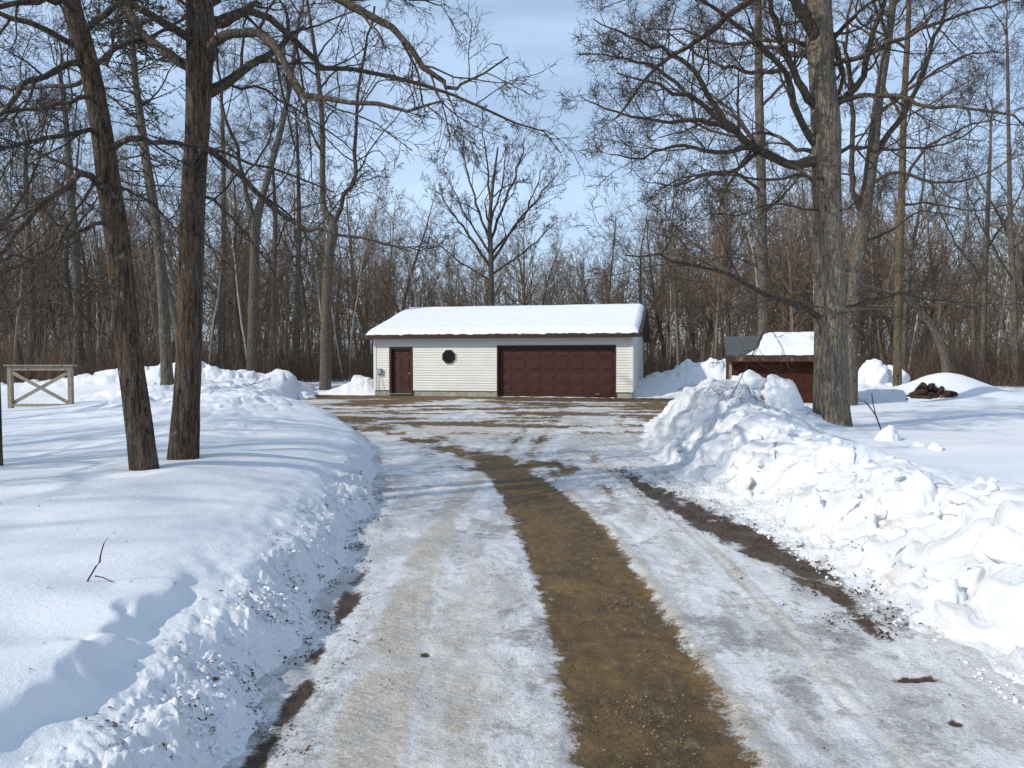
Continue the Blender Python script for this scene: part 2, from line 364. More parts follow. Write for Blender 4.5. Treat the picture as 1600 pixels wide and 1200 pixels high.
    cm = (np.exp(-((eL-.16)/.2)**2)*(1-sst(9, 13, Y)) + .8*np.exp(-((eR-.2)/.25)**2)*(1-sst(12, 18, Y))); m = (cm > .03) & (Y > 1)
    x = X[m]; y = Y[m]; ad = np.zeros_like(x)
    for fq, am in ((9, .034), (19, .026), (38, .014)):
        q1, q2, c = worley(x*fq+.4*perlin(x*fq, y*fq, 3), y*fq, 100+fq); ad += am*np.clip(.62-q1, 0, 1)*(c*1.5)
    h[m] += cm[m]*(ad*1.7-.01)
    h = h - .10*(1-sst(-.22, .02, e)) + .008
    # far woods floor
    return h, dx, dy, rough, e, eL, eR
def Hs(x, y):
    r = terrain(np.array([float(x)]), np.array([float(y)])); return float(r[0][0])

def hit(px, py, y0=2.0, y1=60):
    """where the line of sight through a photo pixel meets the snow"""
    ys = np.geomspace(y0, y1, 1500); p = np.array([at(px, py, q) for q in ys]); h = terrain(p[:, 0], p[:, 1])[0]
    k = np.nonzero(p[:, 2] <= np.maximum(h, 0))[0]; i = k[0] if len(k) else -1
    return p[i]
def polar_grid():
    th = np.concatenate([np.linspace(-180, -48, 50, endpoint=False), np.linspace(-48, 48, 900, endpoint=False), np.linspace(48, 180, 50)])
    r = [1.2]
    while r[-1] < 48: r.append(r[-1]*1.0062)
    while r[-1] < 900: r.append(r[-1]*1.12)
    r = np.array(r); T, Rr = np.meshgrid(np.radians(th), r)
    return np.sin(T)*Rr, np.cos(T)*Rr
GX, GY = polar_grid()
def grid_faces(nr, nc, keep=None):
    i = np.arange(nr-1)[:, None]*nc + np.arange(nc-1)[None, :]
    q = np.stack([i, i+1, i+nc+1, i+nc], -1)
    # theta grows clockwise, so this winding is flipped to face up
    q = q[..., ::-1].reshape(-1, 4)
    if keep is not None:
        k = keep[:-1, :-1] | keep[1:, 1:] | keep[1:, :-1] | keep[:-1, 1:]; q = q[k.ravel()]
    return q
def compact(V, Q, *arrs):
    u, inv = np.unique(Q.ravel(), return_inverse=True)
    return (V[u], inv.reshape(-1, 4)) + tuple(a[u] for a in arrs)

def build_ground():
    h, dx, dy, rough, e, eL, eR = terrain(GX, GY)
    V = np.stack([GX+dx, GY+dy, h], -1).reshape(-1, 3)
    # centre disc closes under the camera
    nc = GX.shape[1]; ctr = len(V)
    V = np.concatenate([V, [[0, 0, -.2]]])
    Q = grid_faces(*GX.shape); T = np.stack([np.full(nc-1, ctr), np.arange(nc-1)+1, np.arange(nc-1)], -1)
    me = np_mesh('ground', V, Q, M['snow'], True, T)
    stain = (rough*np.clip(1.1-np.abs(e)*.35, 0, 1)*.8*(.35+.65*sst(-.2, .5, perlin(GX*.5, GY*.5, 99)+.35)) + .8*np.exp(-(e/.35)**2)*(eR > eL)).ravel()
    speck = (np.exp(-(np.clip(eL, 0, 9)/.32)**2)*1.0*(eL > -.3) + .55*np.exp(-(np.clip(eR, 0, 9)/.35)**2)*(eR > -.4) + .12*np.clip(rough, 0, 1)).ravel()
    D = np.hypot(GX, GY); litter = (sst(40, 52, D)).ravel()
    col = np.zeros((len(V), 4), np.float32); col[:-1, 0] = np.clip(stain, 0, 1); col[:-1, 1] = np.clip(speck, 0, 1); col[:-1, 2] = litter; col[:-1, 3] = np.clip(rough*.9+.06+.8*np.exp(-((eL-.15)/.25)**2)+.8*np.exp(-((eR-.15)/.3)**2), 0, 1).ravel()
    a = me.color_attributes.new('dirt', 'FLOAT_COLOR', 'POINT'); a.data.foreach_set('color', col.ravel())
    tag(link('ground', me), kind='structure')

def path_mask(X, Y, pts, w):
    """pts (y, x, halfwidth) -> 0..1 falloff"""
    p = np.array(pts); p = p[np.argsort(p[:, 0])]
    cx = np.interp(Y, p[:, 0], p[:, 1]); hw = np.interp(Y, p[:, 0], p[:, 2])
    ins = sst(p[0, 0]-.3, p[0, 0], Y)*(1-sst(p[-1, 0], p[-1, 0]+w*6, Y))
    return (1-sst(-w, w, np.abs(X-cx)-hw))*ins
def build_drive():
    e = terrain(GX, GY)[4]; keep = (e < .45) & (np.hypot(GX, GY) < 42)
    X, Y = GX, GY
    z = .012*fbm(X*1.3, Y*1.3, 4, 7) + .010*fbm(X*6, Y*6, 3, 8)
    mud = path_mask(X, Y, [(-30,.62,.35),(2.9,.62,.37),(3.9,.62,.38),(5.5,.55,.40),(7,.47,.44),(8.5,.3,.42),(10,.10,.36),(11.5,-.25,.35)], .16)
    # the brown sweep towards the upper left
    yl = np.interp(X, [-8.5,-6.2,-4.85,-3,-1.9,-1.1,-.4,.3,1.2], [23.5,21.8,20.5,17.6,15.2,13.4,12.2,11.3,11.2]); 
    mud = np.maximum(mud, (.60+.55*perlin(X*1.2, Y*1.1, 40)+.35*perlin(X*4, Y*3, 42))*(1-sst(-.4, .7, np.abs(Y-yl)+.35*perlin(X*1.1, Y*.9, 41)-np.interp(X, [-8, -3, 0, 1.3], [.9, .8, .55, .1])))*sst(-9, -7.5, X)*(1-sst(.6, 1.6, X)))
    mud = np.maximum(mud, .9*np.exp(-(((X-.3)/1.1)**2+((Y-11.2)/1.3)**2))*(.8+.6*perlin(X*2, Y*1.5, 62)))
    mud = np.maximum(mud, .75*np.exp(-(((X+.9)/.9)**2+((Y-13)/1.0)**2))*(.8+.5*perlin(X*2, Y*1.5, 63)))
    # thawed band in front of the garage
    df = yfar(X) - Y
    band = sst(-.5, .2, df)*(1-sst(1.8, 4.6, df + 1.2*perlin(X*.5, Y*.5, 12)))
    mud = np.maximum(mud, band*(1.05+.45*perlin(X*.35+2, Y*1.3, 13)))
    mud = np.maximum(mud, .86*sst(-.42, .30, perlin(X*.3+1, Y*.9, 14)+.35*perlin(X*2, Y*3, 15))*sst(13, 19, Y))
    mud = np.maximum(mud, .8*path_mask(X, Y, [(16,4.2,.1),(20,4.6,.6),(26,6.2,.7),(30,6.8,.6)], .25))
    # ruts carved in the sand strip
    tan = path_mask(X, Y, [(-30,-.6,.18),(3,-.6,.18),(4.3,-.66,.17),(5.9,-.7,.16),(7.9,-.66,.15),(10,-.48,.15),(12.2,-.2,.15)], .10)*1.05
    tan = np.maximum(tan, .78*path_mask(X, Y, [(-30,-.25,.05),(3,-.22,.2),(4.5,-.28,.25),(6,-.3,.12)], .2))
    tan = np.maximum(tan, .8*path_mask(X, Y, [(-30,1.05,.12),(3,1.02,.12),(5,1.0,.10),(7,.95,.10),(10,.6,.12)], .1))
    tan = np.maximum(tan, .75*path_mask(X, Y, [(-30,1.85,.02),(3,1.55,.1),(4,1.62,.1),(6,1.7,.08),(9,1.5,.08),(13,1.3,.1),(20,1.8,.1)], .05))
    tan = np.maximum(tan, .9*sst(11, 16, Y)*(.75+.8*perlin(X*.4, Y*.9, 18)))
    for pts in ([(10,.1,.2),(13,.35,.25),(18,.9,.3),(24,1.6,.35),(30,2.2,.4)], [(10,-.1,.15),(13,-.1,.2),(17,.3,.2),(22,.2,.3),(31,-.6,.3)], [(10.5,-.3,.15),(14,-1.0,.2),(19,-2.6,.3),(25,-4.2,.3),(31,-5,.3)], [(8,1.2,.08),(11,1.15,.1),(15,1.7,.12),(21,3.2,.15),(27,4.8,.2)]):
        tan = np.maximum(tan, .78*path_mask(X, Y, pts, .2)); mud = np.maximum(mud, .82*path_mask(X, Y, [(a, b_, c_*.7) for a, b_, c_ in pts], .3)*(.75+.5*perlin(X*.8, Y*.7, 61)))
    tan = np.maximum(tan, .75*np.exp(-(((X+.25)/1.2)**2+((Y-12)/1.7)**2)))
    ice = .36+.5*perlin(X*.9, Y*.8, 15)
    for (ax, ay, s1, s2, k) in ((1.3,4.4,.22,.35,.85),(1.36,3.6,.16,.5,.72),(1.7,3.15,.12,.4,.6),(-.1,5.4,.25,.5,.5),(0,3.2,.15,.3,.6),(1.5,5.0,.2,.3,.5),(2.0,3.4,.3,.3,.55),(1.25,6.6,.2,.5,.5),(-.62,3.62,.13,.12,.9),(1.2,9.6,.5,.8,.4)):
        ice = np.maximum(ice, k*np.exp(-(((X-ax)/s1)**2+((Y-ay)/s2)**2)))
    # tyre arc near the middle of the yard
    ra = np.hypot((X+1.6)/1.9, (Y-17.6)/3.1)
    ice = np.maximum(ice, 1.0*(1-sst(.03, .10, np.abs(ra-1)))*sst(-.9, -.3, X)*(.7+.6*perlin(X*2, Y*2, 44)))
    ice = np.maximum(ice, .95*sst(-.5, .1, df)*(1-sst(.5, 1.5, df+.5*perlin(X, Y, 3)))*(X < 1))
    leaf = path_mask(X, Y, [(4.1,2.1,.0),(4.7,2.18,.06),(5.7,2.24,.21),(6.5,2.12,.25),(7.9,1.90,.26),(9,1.75,.19),(10.4,1.6,.05)], .2)
    leaf = np.maximum(leaf, .95*path_mask(X, Y, [(2.6,-1.02,.05),(3.03,-1.02,.05),(3.36,-1.02,.05),(3.8,-1.03,.055),(3.95,-1.06,.02)], .10))
    leaf = np.maximum(leaf, .95*path_mask(X, Y, [(4.5,-1.06,.03),(4.9,-1.08,.07),(5.3,-1.12,.06),(5.6,-1.12,.03)], .10))
    for (ax, ay, s1, s2, k) in ((2.02,3.72,.15,.035,1.1),(1.95,3.25,.05,.05,1),(-.47,4.05,.035,.04,1.0)):
        leaf = np.maximum(leaf, k*np.exp(-(((X-ax)/s1)**2+((Y-ay)/s2)**2)))
    z = z - .016*sst(.3, .7, mud+.35*perlin(X*5, Y*4, 64)) + .006*np.sin(X*60)*tan*(np.abs(X-1.6) < .3) - .02*leaf
    z = z + .02*np.exp(-((X-np.interp(Y, [3, 5, 7, 10], [1.02, 1, .95, .6]))/.06)**2)*(1-sst(7, 9, Y))*(.5+perlin(X*3, Y*1.5, 33))
    brk = .62+.4*perlin(X*1.7, Y*.8, 34)+.3*perlin(X*6, Y*2.5, 35); tan = np.where(Y < 12, tan*np.clip(brk+.35, .2, 1.25), tan)
    mud = mud-.18*np.clip(perlin(X*7, Y*1.1, 36), 0, 1)
    leaf = leaf*np.clip(.95+.6*perlin(X*5, Y*3, 37), .3, 1.2)
    V = np.stack([X, Y, z+.004], -1).reshape(-1, 3); Q = grid_faces(*X.shape, keep)
    col = np.stack([np.clip(a, 0, 1).ravel() for a in (mud, tan, leaf, ice)], -1).astype(np.float32)
    V, Q, col = compact(V, Q, col)
    # patch right under the camera
    me = np_mesh('driveway', V, Q, M['drive'])
    a = me.color_attributes.new('mask', 'FLOAT_COLOR', 'POINT'); a.data.foreach_set('color', col.ravel())
    tag(link('driveway', me), kind='structure')
build_ground(); build_drive()

# ------------------------------------------------------------------ garage
def garage():
    W, D, EH, RH = 11.7, 9.7, 2.74, 4.22
    th = R(12.5)
    g = empty('garage', (5.12-W*math.cos(th), 31.8+W*math.sin(th), 0), -th)
    tag(g, 'long cream sided two car garage with brown doors and a thick white snow roof', 'garage')
    FH = .24; GX0, GX1, GT = 5.82, 10.96, 2.22; DX0, DX1, DT = .77, 1.82, 2.17; REC = .20
    # foundation
    f = MB()
    for a, b in ((0, DX0), (DX1, GX0), (GX1, W)): f.box(a, b, .03, .25, -.3, FH)
    f.box(W-.25, W-.03, .25, D-.25, -.3, FH); f.box(.03, .25, .25, D-.25, -.3, FH); f.box(.03, W-.03, D-.25, D-.03, -.3, FH)
    f.build('foundation', M['concrete'], g)
    # lapped siding: every course a tilted board
    def laps(mb, x0, x1, z0, z1, fn):
        c = .114; n = int(math.ceil((z1-z0)/c))
        for i in range(n):
            a = z0+i*c; b = min(z0+(i+1)*c, z1)
            # slanted face + little underside
            vs = [fn(x0, -.025, a), fn(x1, -.025, a), fn(x1, -.025, a+.02), fn(x0, -.025, a+.02), fn(x1, -.006, b), fn(x0, -.006, b), fn(x0, 0, a), fn(x1, 0, a), fn(x1, 0, b), fn(x0, 0, b)]
            mb.add(vs, [[0,1,2,3],[3,2,4,5],[6,7,1,0],[6,0,3,5,9],[1,7,8,4,2]])
    s = MB(); F_ = lambda x, o, z: (x, o, z)
    for a, b, z0 in ((.09, DX0-.05, FH), (DX1+.05, GX0-.05, FH), (GX1+.05, W-.09, FH)): laps(s, a, b, z0, EH, F_)
    laps(s, DX0-.05, DX1+.05, FH+.114*18, EH, F_); laps(s, GX0-.05, GX1+.05, FH+.114*18, EH, F_)
    laps(s, .09, D-.09, FH, EH, lambda x, o, z: (W-o, x, z))
    laps(s, .09, D-.09, FH, EH, lambda x, o, z: (o, x, z))
    s.box(.02, W-.02, D-.2, D, FH, EH)
    for x0, x1 in ((.0, .05), (W-.05, W)):      # gable triangles
        pts = [(0, EH), (D, EH), (D/2, RH-.1)]
        vs = [(x0, y, z) for y, z in pts]+[(x1, y, z) for y, z in pts]
        s.add(vs, [[0,1,2],[5,4,3],[0,3,4,1],[1,4,5,2],[2,5,3,0]])
    s.build('wall', M['siding'], g)
    # solid core behind the siding so that nothing shines through
    c = MB()
    for a, b, z0 in ((.02, DX0, FH), (DX1, GX0, FH), (GX1, W-.02, FH), (DX0, DX1, DT), (GX0, GX1, GT)): c.box(a, b, .004, .15, z0, EH)
    c.box(.004, .15, .15, D-.2, FH, EH); c.box(W-.15, W-.004, .15, D-.2, FH, EH)
    c.build('sheathing', M['trim_white'], g)
    for x0, x1 in ((-.012, .09), (W-.09, W+.012)):
        t = MB(); t.box(x0, x1, -.042, 0, FH-.01, EH)
        if x0 < 0: t.box(-.034, -.012, -.034, .09, FH-.01, EH)
        else: t.box(W+.012, W+.034, -.034, .09, FH-.01, EH)
        t.build('corner_trim', M['trim_white'], g)
    # garage door, recessed
    d = empty('garage_door', (0, 0, 0), 0, g)
    fr = MB(); fr.box(GX0-.04, GX0+.02, -.03, REC, 0.0, GT+.04); fr.box(GX1-.02, GX1+.04, -.03, REC, 0.0, GT+.04); fr.box(GX0+.02, GX1-.02, -.03, REC, GT-.03, GT+.04)
    fr.build('door_frame', M['maroon_dark'], d)
    lf = MB(); ew = (GX1-.02-(GX0+.02)); rows = 4; rh = (GT-.03-.03)/rows
    for r in range(rows):
        z0 = .03+r*rh; lf.box(GX0+.02, GX1-.02, REC-.02, REC+.03, z0+.004, z0+rh-.004)
        cw = ew/8
        for k in range(8):
            a = GX0+.02+k*cw+.065; b = a+cw-.13; zz0 = z0+.09; zz1 = z0+rh-.09
            # raised panel: a frame groove with a bevelled field
            def ring(o, y): return [(a+o, y, zz0+o), (b-o, y, zz0+o), (b-o, y, zz1-o), (a+o, y, zz1-o)]
            v = ring(0, REC-.0205)+ring(.012, REC-.036)+ring(.03, REC-.030)+ring(.06, REC-.046)
            fs = [[i+4*j, (i+1) % 4+4*j, (i+1) % 4+4*j+4, i+4*j+4] for j in range(3) for i in range(4)]+[[12, 13, 14, 15]]
            lf.add(v, fs)
    lf.build('door_leaf', M['maroon'], d)
    h = MB(); h.box(GX1-.85, GX1-.67, REC-.075, REC-.05, .13, .16); h.box(GX1-.85, GX1-.83, REC-.055, REC-.02, .13, .16); h.box(GX1-.69, GX1-.67, REC-.055, REC-.02, .13, .16)
    h.build('handle', M['steel'], d)
    sk = MB(); sk.box(GX0+.02, GX1-.02, REC-.03, REC+.04, 0, .03); sk.build('weather_seal', M['glass_dark'], d)
    # entry door
    e = empty('entry_door', (0, 0, 0), 0, g)
    fr = MB(); fr.box(DX0-.03, DX0+.06, -.035, .17, .02, DT+.04); fr.box(DX1-.06, DX1+.03, -.035, .17, .02, DT+.04); fr.box(DX0+.06, DX1-.06, -.035, .17, DT-.05, DT+.04)
    fr.build('door_frame', M['maroon_dark'], e)
    lf = MB(); a0, a1 = DX0+.06, DX1-.06; lf.box(a0, a1, .12, .165, .10, DT-.05)
    w2 = (a1-a0)/2
    for k in range(2):
        for z0, z1 in ((.28, .86), (1.02, 1.68), (1.80, 2.0)):
            a = a0+k*w2+(.10 if k == 0 else .06); b = a+w2-.16
            def ring(o, y): return [(a+o, y, z0+o), (b-o, y, z0+o), (b-o, y, z1-o), (a+o, y, z1-o)]
            v = ring(0, .1195)+ring(.012, .106)+ring(.028, .112)+ring(.05, .10)
            lf.add(v, [[i+4*j, (i+1) % 4+4*j, (i+1) % 4+4*j+4, i+4*j+4] for j in range(3) for i in range(4)]+[[12, 13, 14, 15]])
    lf.build('door_leaf', M['maroon'], e)
    kb = MB(); kb.tube([(a1-.07, .12, 1.0), (a1-.07, .075, 1.0)], .012); kb.tube([(a1-.07, .085, 1.0), (a1-.07, .07, 1.0), (a1-.07, .05, 1.0), (a1-.07, .035, 1.0)], [.016, .032, .032, .014], 12)
    kb.build('handle', M['steel'], e)
    sl_ = MB(); sl_.box(DX0+.0, DX1-.0, -.06, .12, .06, .098); sl_.build('sill', M['steel'], e)
    # octagon window
    wn = empty('window', (0, 0, 0), 0, g); cx, cz = 3.57, 1.76
    def octa(r): return [(cx+r*math.cos(R(22.5+45*i)), cz+r*math.sin(R(22.5+45*i))) for i in range(8)]
    def ringm(r0, r1, y0, y1, m, nm):
        q = MB(); A, B = octa(r0), octa(r1)
        v = [(x, y0, z) for x, z in A]+[(x, y0, z) for x, z in B]+[(x, y1, z) for x, z in A]+[(x, y1, z) for x, z in B]; fs = []
        for i in range(8):
            j = (i+1) % 8; fs += [[i, j, j+8, i+8], [i+16, i+24, j+24, j+16], [i, i+16, j+16, j], [i+8, j+8, j+24, i+24]]
        q.add(v, fs); q.build(nm, m, wn)
    ringm(.335, .375, -.046, .0, M['trim_white'], 'outer_trim'); ringm(.27, .333, -.062, 0, M['maroon_dark'], 'frame')
    gl = MB(); gl.prism(octa(.272), -.040, -.035); gl.build('glass', M['glass_dark'], wn)
    # roof
    rf = MB(); OV, OG = .42, .38; zE = EH-.02; slope = (RH-EH)/(D/2+.0)
    def roofz(y): return zE + .06 + (y+OV if y < D/2 else D+OV-y)*((RH-zE-.06)/(D/2+OV))
    for y0, y1 in ((-OV, D/2), (D+OV, D/2)):
        v = []
        for x in (-OG, W+OG):
            v += [(x, y0, roofz(y0)), (x, y1, RH), (x, y1, RH-.10), (x, y0, roofz(y0)-.10)]
        rf.add(v, [[0,1,2,3],[7,6,5,4],[0,4,5,1],[1,5,6,2],[2,6,7,3],[3,7,4,0]])
    roof = rf.build('roof', M['shingle'], g)
    fa = MB(); fa.box(-OG-.02, W+OG+.02, -OV-.025, -OV, roofz(-OV)-.20, roofz(-OV)-.012)
    fa.box(-OG, W+OG, -OV, -.03, roofz(-OV)-.195, roofz(-OV)-.165)
    for sx in (-OG-.025, W+OG+.001):
        for ya, yb in ((-OV-.02, D/2), (D+OV, D/2)):
            v = []
            for x in (sx, sx+.024): v += [(x, ya, roofz(-OV)-.012), (x, yb, RH-.005), (x, yb, RH-.21), (x, ya, roofz(-OV)-.20)]
            fa.add(v, [[0,1,2,3],[7,6,5,4],[0,4,5,1],[1,5,6,2],[2,6,7,3],[3,7,4,0]])
    # closed rake soffits
    for xa, xb in ((-OG, -.002), (W+.002, W+OG)):
        for ya, yb in ((-OV, D/2), (D+OV, D/2)):
            v = []
            for x in (xa, xb): v += [(x, ya, roofz(-OV)-.165), (x, yb, RH-.165), (x, yb, RH-.185), (x, ya, roofz(-OV)-.185)]
            fa.add(v, [[0,1,2,3],[7,6,5,4],[0,4,5,1],[1,5,6,2],[2,6,7,3],[3,7,4,0]])
    fa.build('fascia', M['maroon_dark'], roof)
    # snow on the roof, rounded at its edges, sagging over the eave
    nx, ny = 260, 64
    U, Vv = np.meshgrid(np.linspace(0, 1, nx), np.linspace(0, 1, ny))
    xx0 = -OG+.16+.04*perlin(Vv*7, Vv*0, 3); xx1 = W+OG-.10+.06*perlin(Vv*6+4, Vv*0, 4)
    x = xx0+U*(xx1-xx0); y = -OV-.05+Vv*(D+2*OV+.1) + .035*perlin(x*2.2, x*0+1, 8)*(Vv < .5)*(1-Vv*2)
    ex = np.minimum(x-xx0, xx1-x); ey = np.minimum(Vv, 1-Vv)*(D+2*OV)
    thk = .20*np.clip(ex/.22, 0, 1)**.5*np.clip((ey+.0)/.20, 0, 1)**.5
    base = np.where(y < D/2, zE+.06+(y+OV)*((RH-zE-.06)/(D/2+OV)), zE+.06+(D+OV-y)*((RH-zE-.06)/(D/2+OV)))
    lip = np.exp(-(ey/.14)**2)
    z = base + thk + .015*perlin(x*.6, y*.8, 5) + .022*fbm(x*5, y*9, 3, 6)*np.exp(-(ey/.5)) - .05*lip*(0.5+.5*perlin(x*3.1, x*0, 7))
    peak = np.exp(-((y-D/2)/.45)**2); z = z-.05*peak
    V = np.stack([x, y, z+.004], -1).reshape(-1, 3)
    i = np.arange(ny-1)[:, None]*nx+np.arange(nx-1)[None, :]; Q = np.stack([i, i+1, i+nx+1, i+nx], -1).reshape(-1, 4)
    sn = link('snow_cover', np_mesh('snow_cover', V, Q, M['snow_clean']), roof); tag(sn, 'smooth thick snow covering the garage roof')
    # meter box with conduits, near the left corner
    mb = empty('electric_box', (0, 0, 0), 0, g)
    b = MB(); b.box(.14, .36, -.16, -.03, .98, 1.20); b.box(.12, .38, -.18, -.03, 1.20, 1.225); b.build('box', M['grey_box'], mb, .006)
    b = MB(); b.tube([(.19, -.06, .98), (.19, -.06, .5), (.2, -.06, .0)], .013)
    b.tube([(.31, -.07, .98), (.35, -.08, .7), (.42, -.09, .35), (.44, -.1, .02)], .010); b.build('conduit', M['grey_box'], mb)
    # thin wet concrete apron
    return g
garage()

# ------------------------------------------------------------------ shed
def shed():
    g = empty('shed', (6.32, 21.7, .02), R(-13)); tag(g, 'small dark red shed with half snow covered roof behind the big oak', 'shed')
    W, D, EH, RH = 3.3, 2.3, 1.82, 2.30
    w_ = MB(); w_.box(.0, W, 0, .04, -.2, EH); w_.box(0, .04, .04, D-.04, -.2, EH); w_.box(W-.04, W, .04, D-.04, -.2, EH); w_.box(0, W, D-.04, D, -.2, EH)
    for x0, x1 in ((.0, .04), (W-.04, W)):
        pts = [(.0, EH), (D, EH), (D/2, RH-.03)]
        vs = [(x0, y, z) for y, z in pts]+[(x1, y, z) for y, z in pts]; w_.add(vs, [[0,1,2],[5,4,3],[0,3,4,1],[1,4,5,2],[2,5,3,0]])
    w_.build('wall', M['shed_wood'], g)
    for xa in (-.03, W-.05):
        t = MB(); t.box(xa, xa+.08, -.03, -.002, -.2, EH-.02); t.build('corner_board', M['grey_wood'], g)
    r = MB(); OV = .32; k = (RH-EH-.02)/(D/2+.0)
    z0 = RH-k*(D/2+OV)
    for ya, yb in ((-OV, D/2), (D+OV, D/2)):
        v = []
        for x in (-.12, W+.12): v += [(x, ya, z0), (x, yb, RH), (x, yb, RH-.05), (x, ya, z0-.05)]
        r.add(v, [[0,1,2,3],[7,6,5,4],[0,4,5,1],[1,5,6,2],[2,6,7,3],[3,7,4,0]])
    # shingle courses as thin steps
    for j in range(9):
        ya = -OV+j*.155; yb = ya+.16; 
        if yb > D/2: break
        za = z0+k*(ya+OV); zb = z0+k*(yb+OV); v = []
        for x in (-.125, W+.125): v += [(x, ya-.004, za+.014), (x, yb, zb+.004), (x, yb, zb-.003), (x, ya-.004, za-.003)]
        r.add(v, [[0,1,2,3],[7,6,5,4],[0,4,5,1],[1,5,6,2],[2,6,7,3],[3,7,4,0]])
    roof = r.build('roof', simple('shed_shingle', (.075, .085, .085), .9, .3, 12, .6, bdist=.02), g)
    f = MB(); f.box(-.10, W+.10, -OV-.022, -OV-.004, z0-.17, z0-.012); f.build('fascia', M['peeling'], roof)
    f = MB(); f.box(-.13, -.112, -OV, 0, z0-.16, z0-.02)
    for ya, yb in ((-OV, D/2), (D+OV, D/2)):
        v = []
        for x in (-.145, -.121): v += [(x, ya, z0-.0), (x, yb, RH-.0), (x, yb, RH-.13), (x, ya, z0-.13)]
        f.add(v, [[0,1,2,3],[7,6,5,4],[0,4,5,1],[1,5,6,2],[2,6,7,3],[3,7,4,0]])
    f.build('rake_board', M['maroon_dark'], roof)
    nx, ny = 90, 50
    U, Vv = np.meshgrid(np.linspace(0, 1, nx), np.linspace(0, 1, ny))
    xx0 = np.interp(Vv, [0, .12, .3, .5, 1], [.42, .72, .88, 1.0, 1.0])+.05*perlin(Vv*8, Vv*0, 3); xx1 = W+.1
    x = xx0+U*(xx1-xx0); y = -OV-.02+Vv*(D+2*OV)
    ex = np.minimum(x-xx0, xx1-x); ey = np.minimum(Vv, 1-Vv)*(D+2*OV)
    base = np.where(y < D/2, z0+k*(y+OV), z0+k*(D+OV-y))
    z = base+.14*np.clip(ex/.22, 0, 1)**.5*np.clip(ey/.3, 0, 1)**.5+.02+.02*fbm(x*2.5, y*2.5, 3, 5)-.03*np.exp(-((y-D/2)/.25)**2)
    V = np.stack([x, y, z], -1).reshape(-1, 3); i = np.arange(ny-1)[:, None]*nx+np.arange(nx-1)[None, :]; Q = np.stack([i, i+1, i+nx+1, i+nx], -1).reshape(-1, 4)
    link('snow_cover', np_mesh('snow_cover', V, Q, M['snow_clean']), roof)
shed()

# ------------------------------------------------------------------ cross braced rail
def rail():
    a = at(17, 628, 19.8); x0, x1 = a[0], at(111, 628, 19.8)[0]; z = .36; zt = at(17, 570, 19.8)[2]
    g = empty('fence_section', (x0, 19.8, 0)); tag(g, 'weathered wooden railing section with crossed braces standing in snow at far left', 'fence')
    W = x1-x0; y0 = 0
    for x in (0, W):
        p = MB(); p.box(x-.055, x+.055, -.055, .055, z-.4, zt-.04); p.build('post', M['grey_wood'], g, .006)
    p = MB(); p.box(-.12, W+.12, -.10, .10, zt-.035, zt); p.build('top_board', M['grey_wood'], g, .006)
    p = MB(); p.box(.06, W-.06, -.045, -.01, zt-.15, zt-.04); p.build('rail', M['grey_wood'], g, .004)
    p = MB(); p.box(.06, W-.06, -.045, -.0, z+.02, z+.09); p.build('rail', M['grey_wood'], g, .004)
    p = MB(); p.bar((.06, -.02, zt-.20), (W-.06, -.02, z+.12), .035, .085); p.build('brace', M['grey_wood'], g, .004)
    p = MB(); p.bar((.06, .02, z+.12), (W-.06, .02, zt-.20), .035, .085); p.build('brace', M['grey_wood'], g, .004)
rail()

# ------------------------------------------------------------------ tree generator
def tubes(P, Rr, sides):
    B, n, _ = P.shape
    T = np.gradient(P, axis=1); T /= np.linalg.norm(T, axis=2, keepdims=True)+1e-9
    mean = (P[:, -1]-P[:, 0]); mean /= np.linalg.norm(mean, axis=1, keepdims=True)+1e-9
    ref = np.where(np.abs(mean[:, 2:3]) < .8, np.array([[0, 0, 1.]]), np.array([[1., 0, 0]]))
    u = np.cross(T, ref[:, None, :]); u /= np.linalg.norm(u, axis=2, keepdims=True)+1e-9
    v = np.cross(T, u)
    a = np.arange(sides)*2*np.pi/sides
    V = P[:, :, None, :] + Rr[:, :, None, None]*(u[:, :, None, :]*np.cos(a)[None, None, :, None]+v[:, :, None, :]*np.sin(a)[None, None, :, None])
    b = np.arange(B)[:, None, None]*n*sides; i = np.arange(n-1)[None, :, None]*sides; k = np.arange(sides)[None, None, :]; k2 = (k+1) % sides
    Q = np.stack([b+i+k, b+i+k2, b+i+sides+k2, b+i+sides+k], -1).reshape(-1, 4)
    return V.reshape(-1, 3), Q
class Acc:
    def __init__(s): s.V = []; s.Q = []; s.n = 0
    def add(s, VQ):
        V, Q = VQ; s.V.append(V); s.Q.append(Q+s.n); s.n += len(V)
    def mesh(s, name, mat, smooth=True): return np_mesh(name, np.concatenate(s.V), np.concatenate(s.Q), mat, smooth)
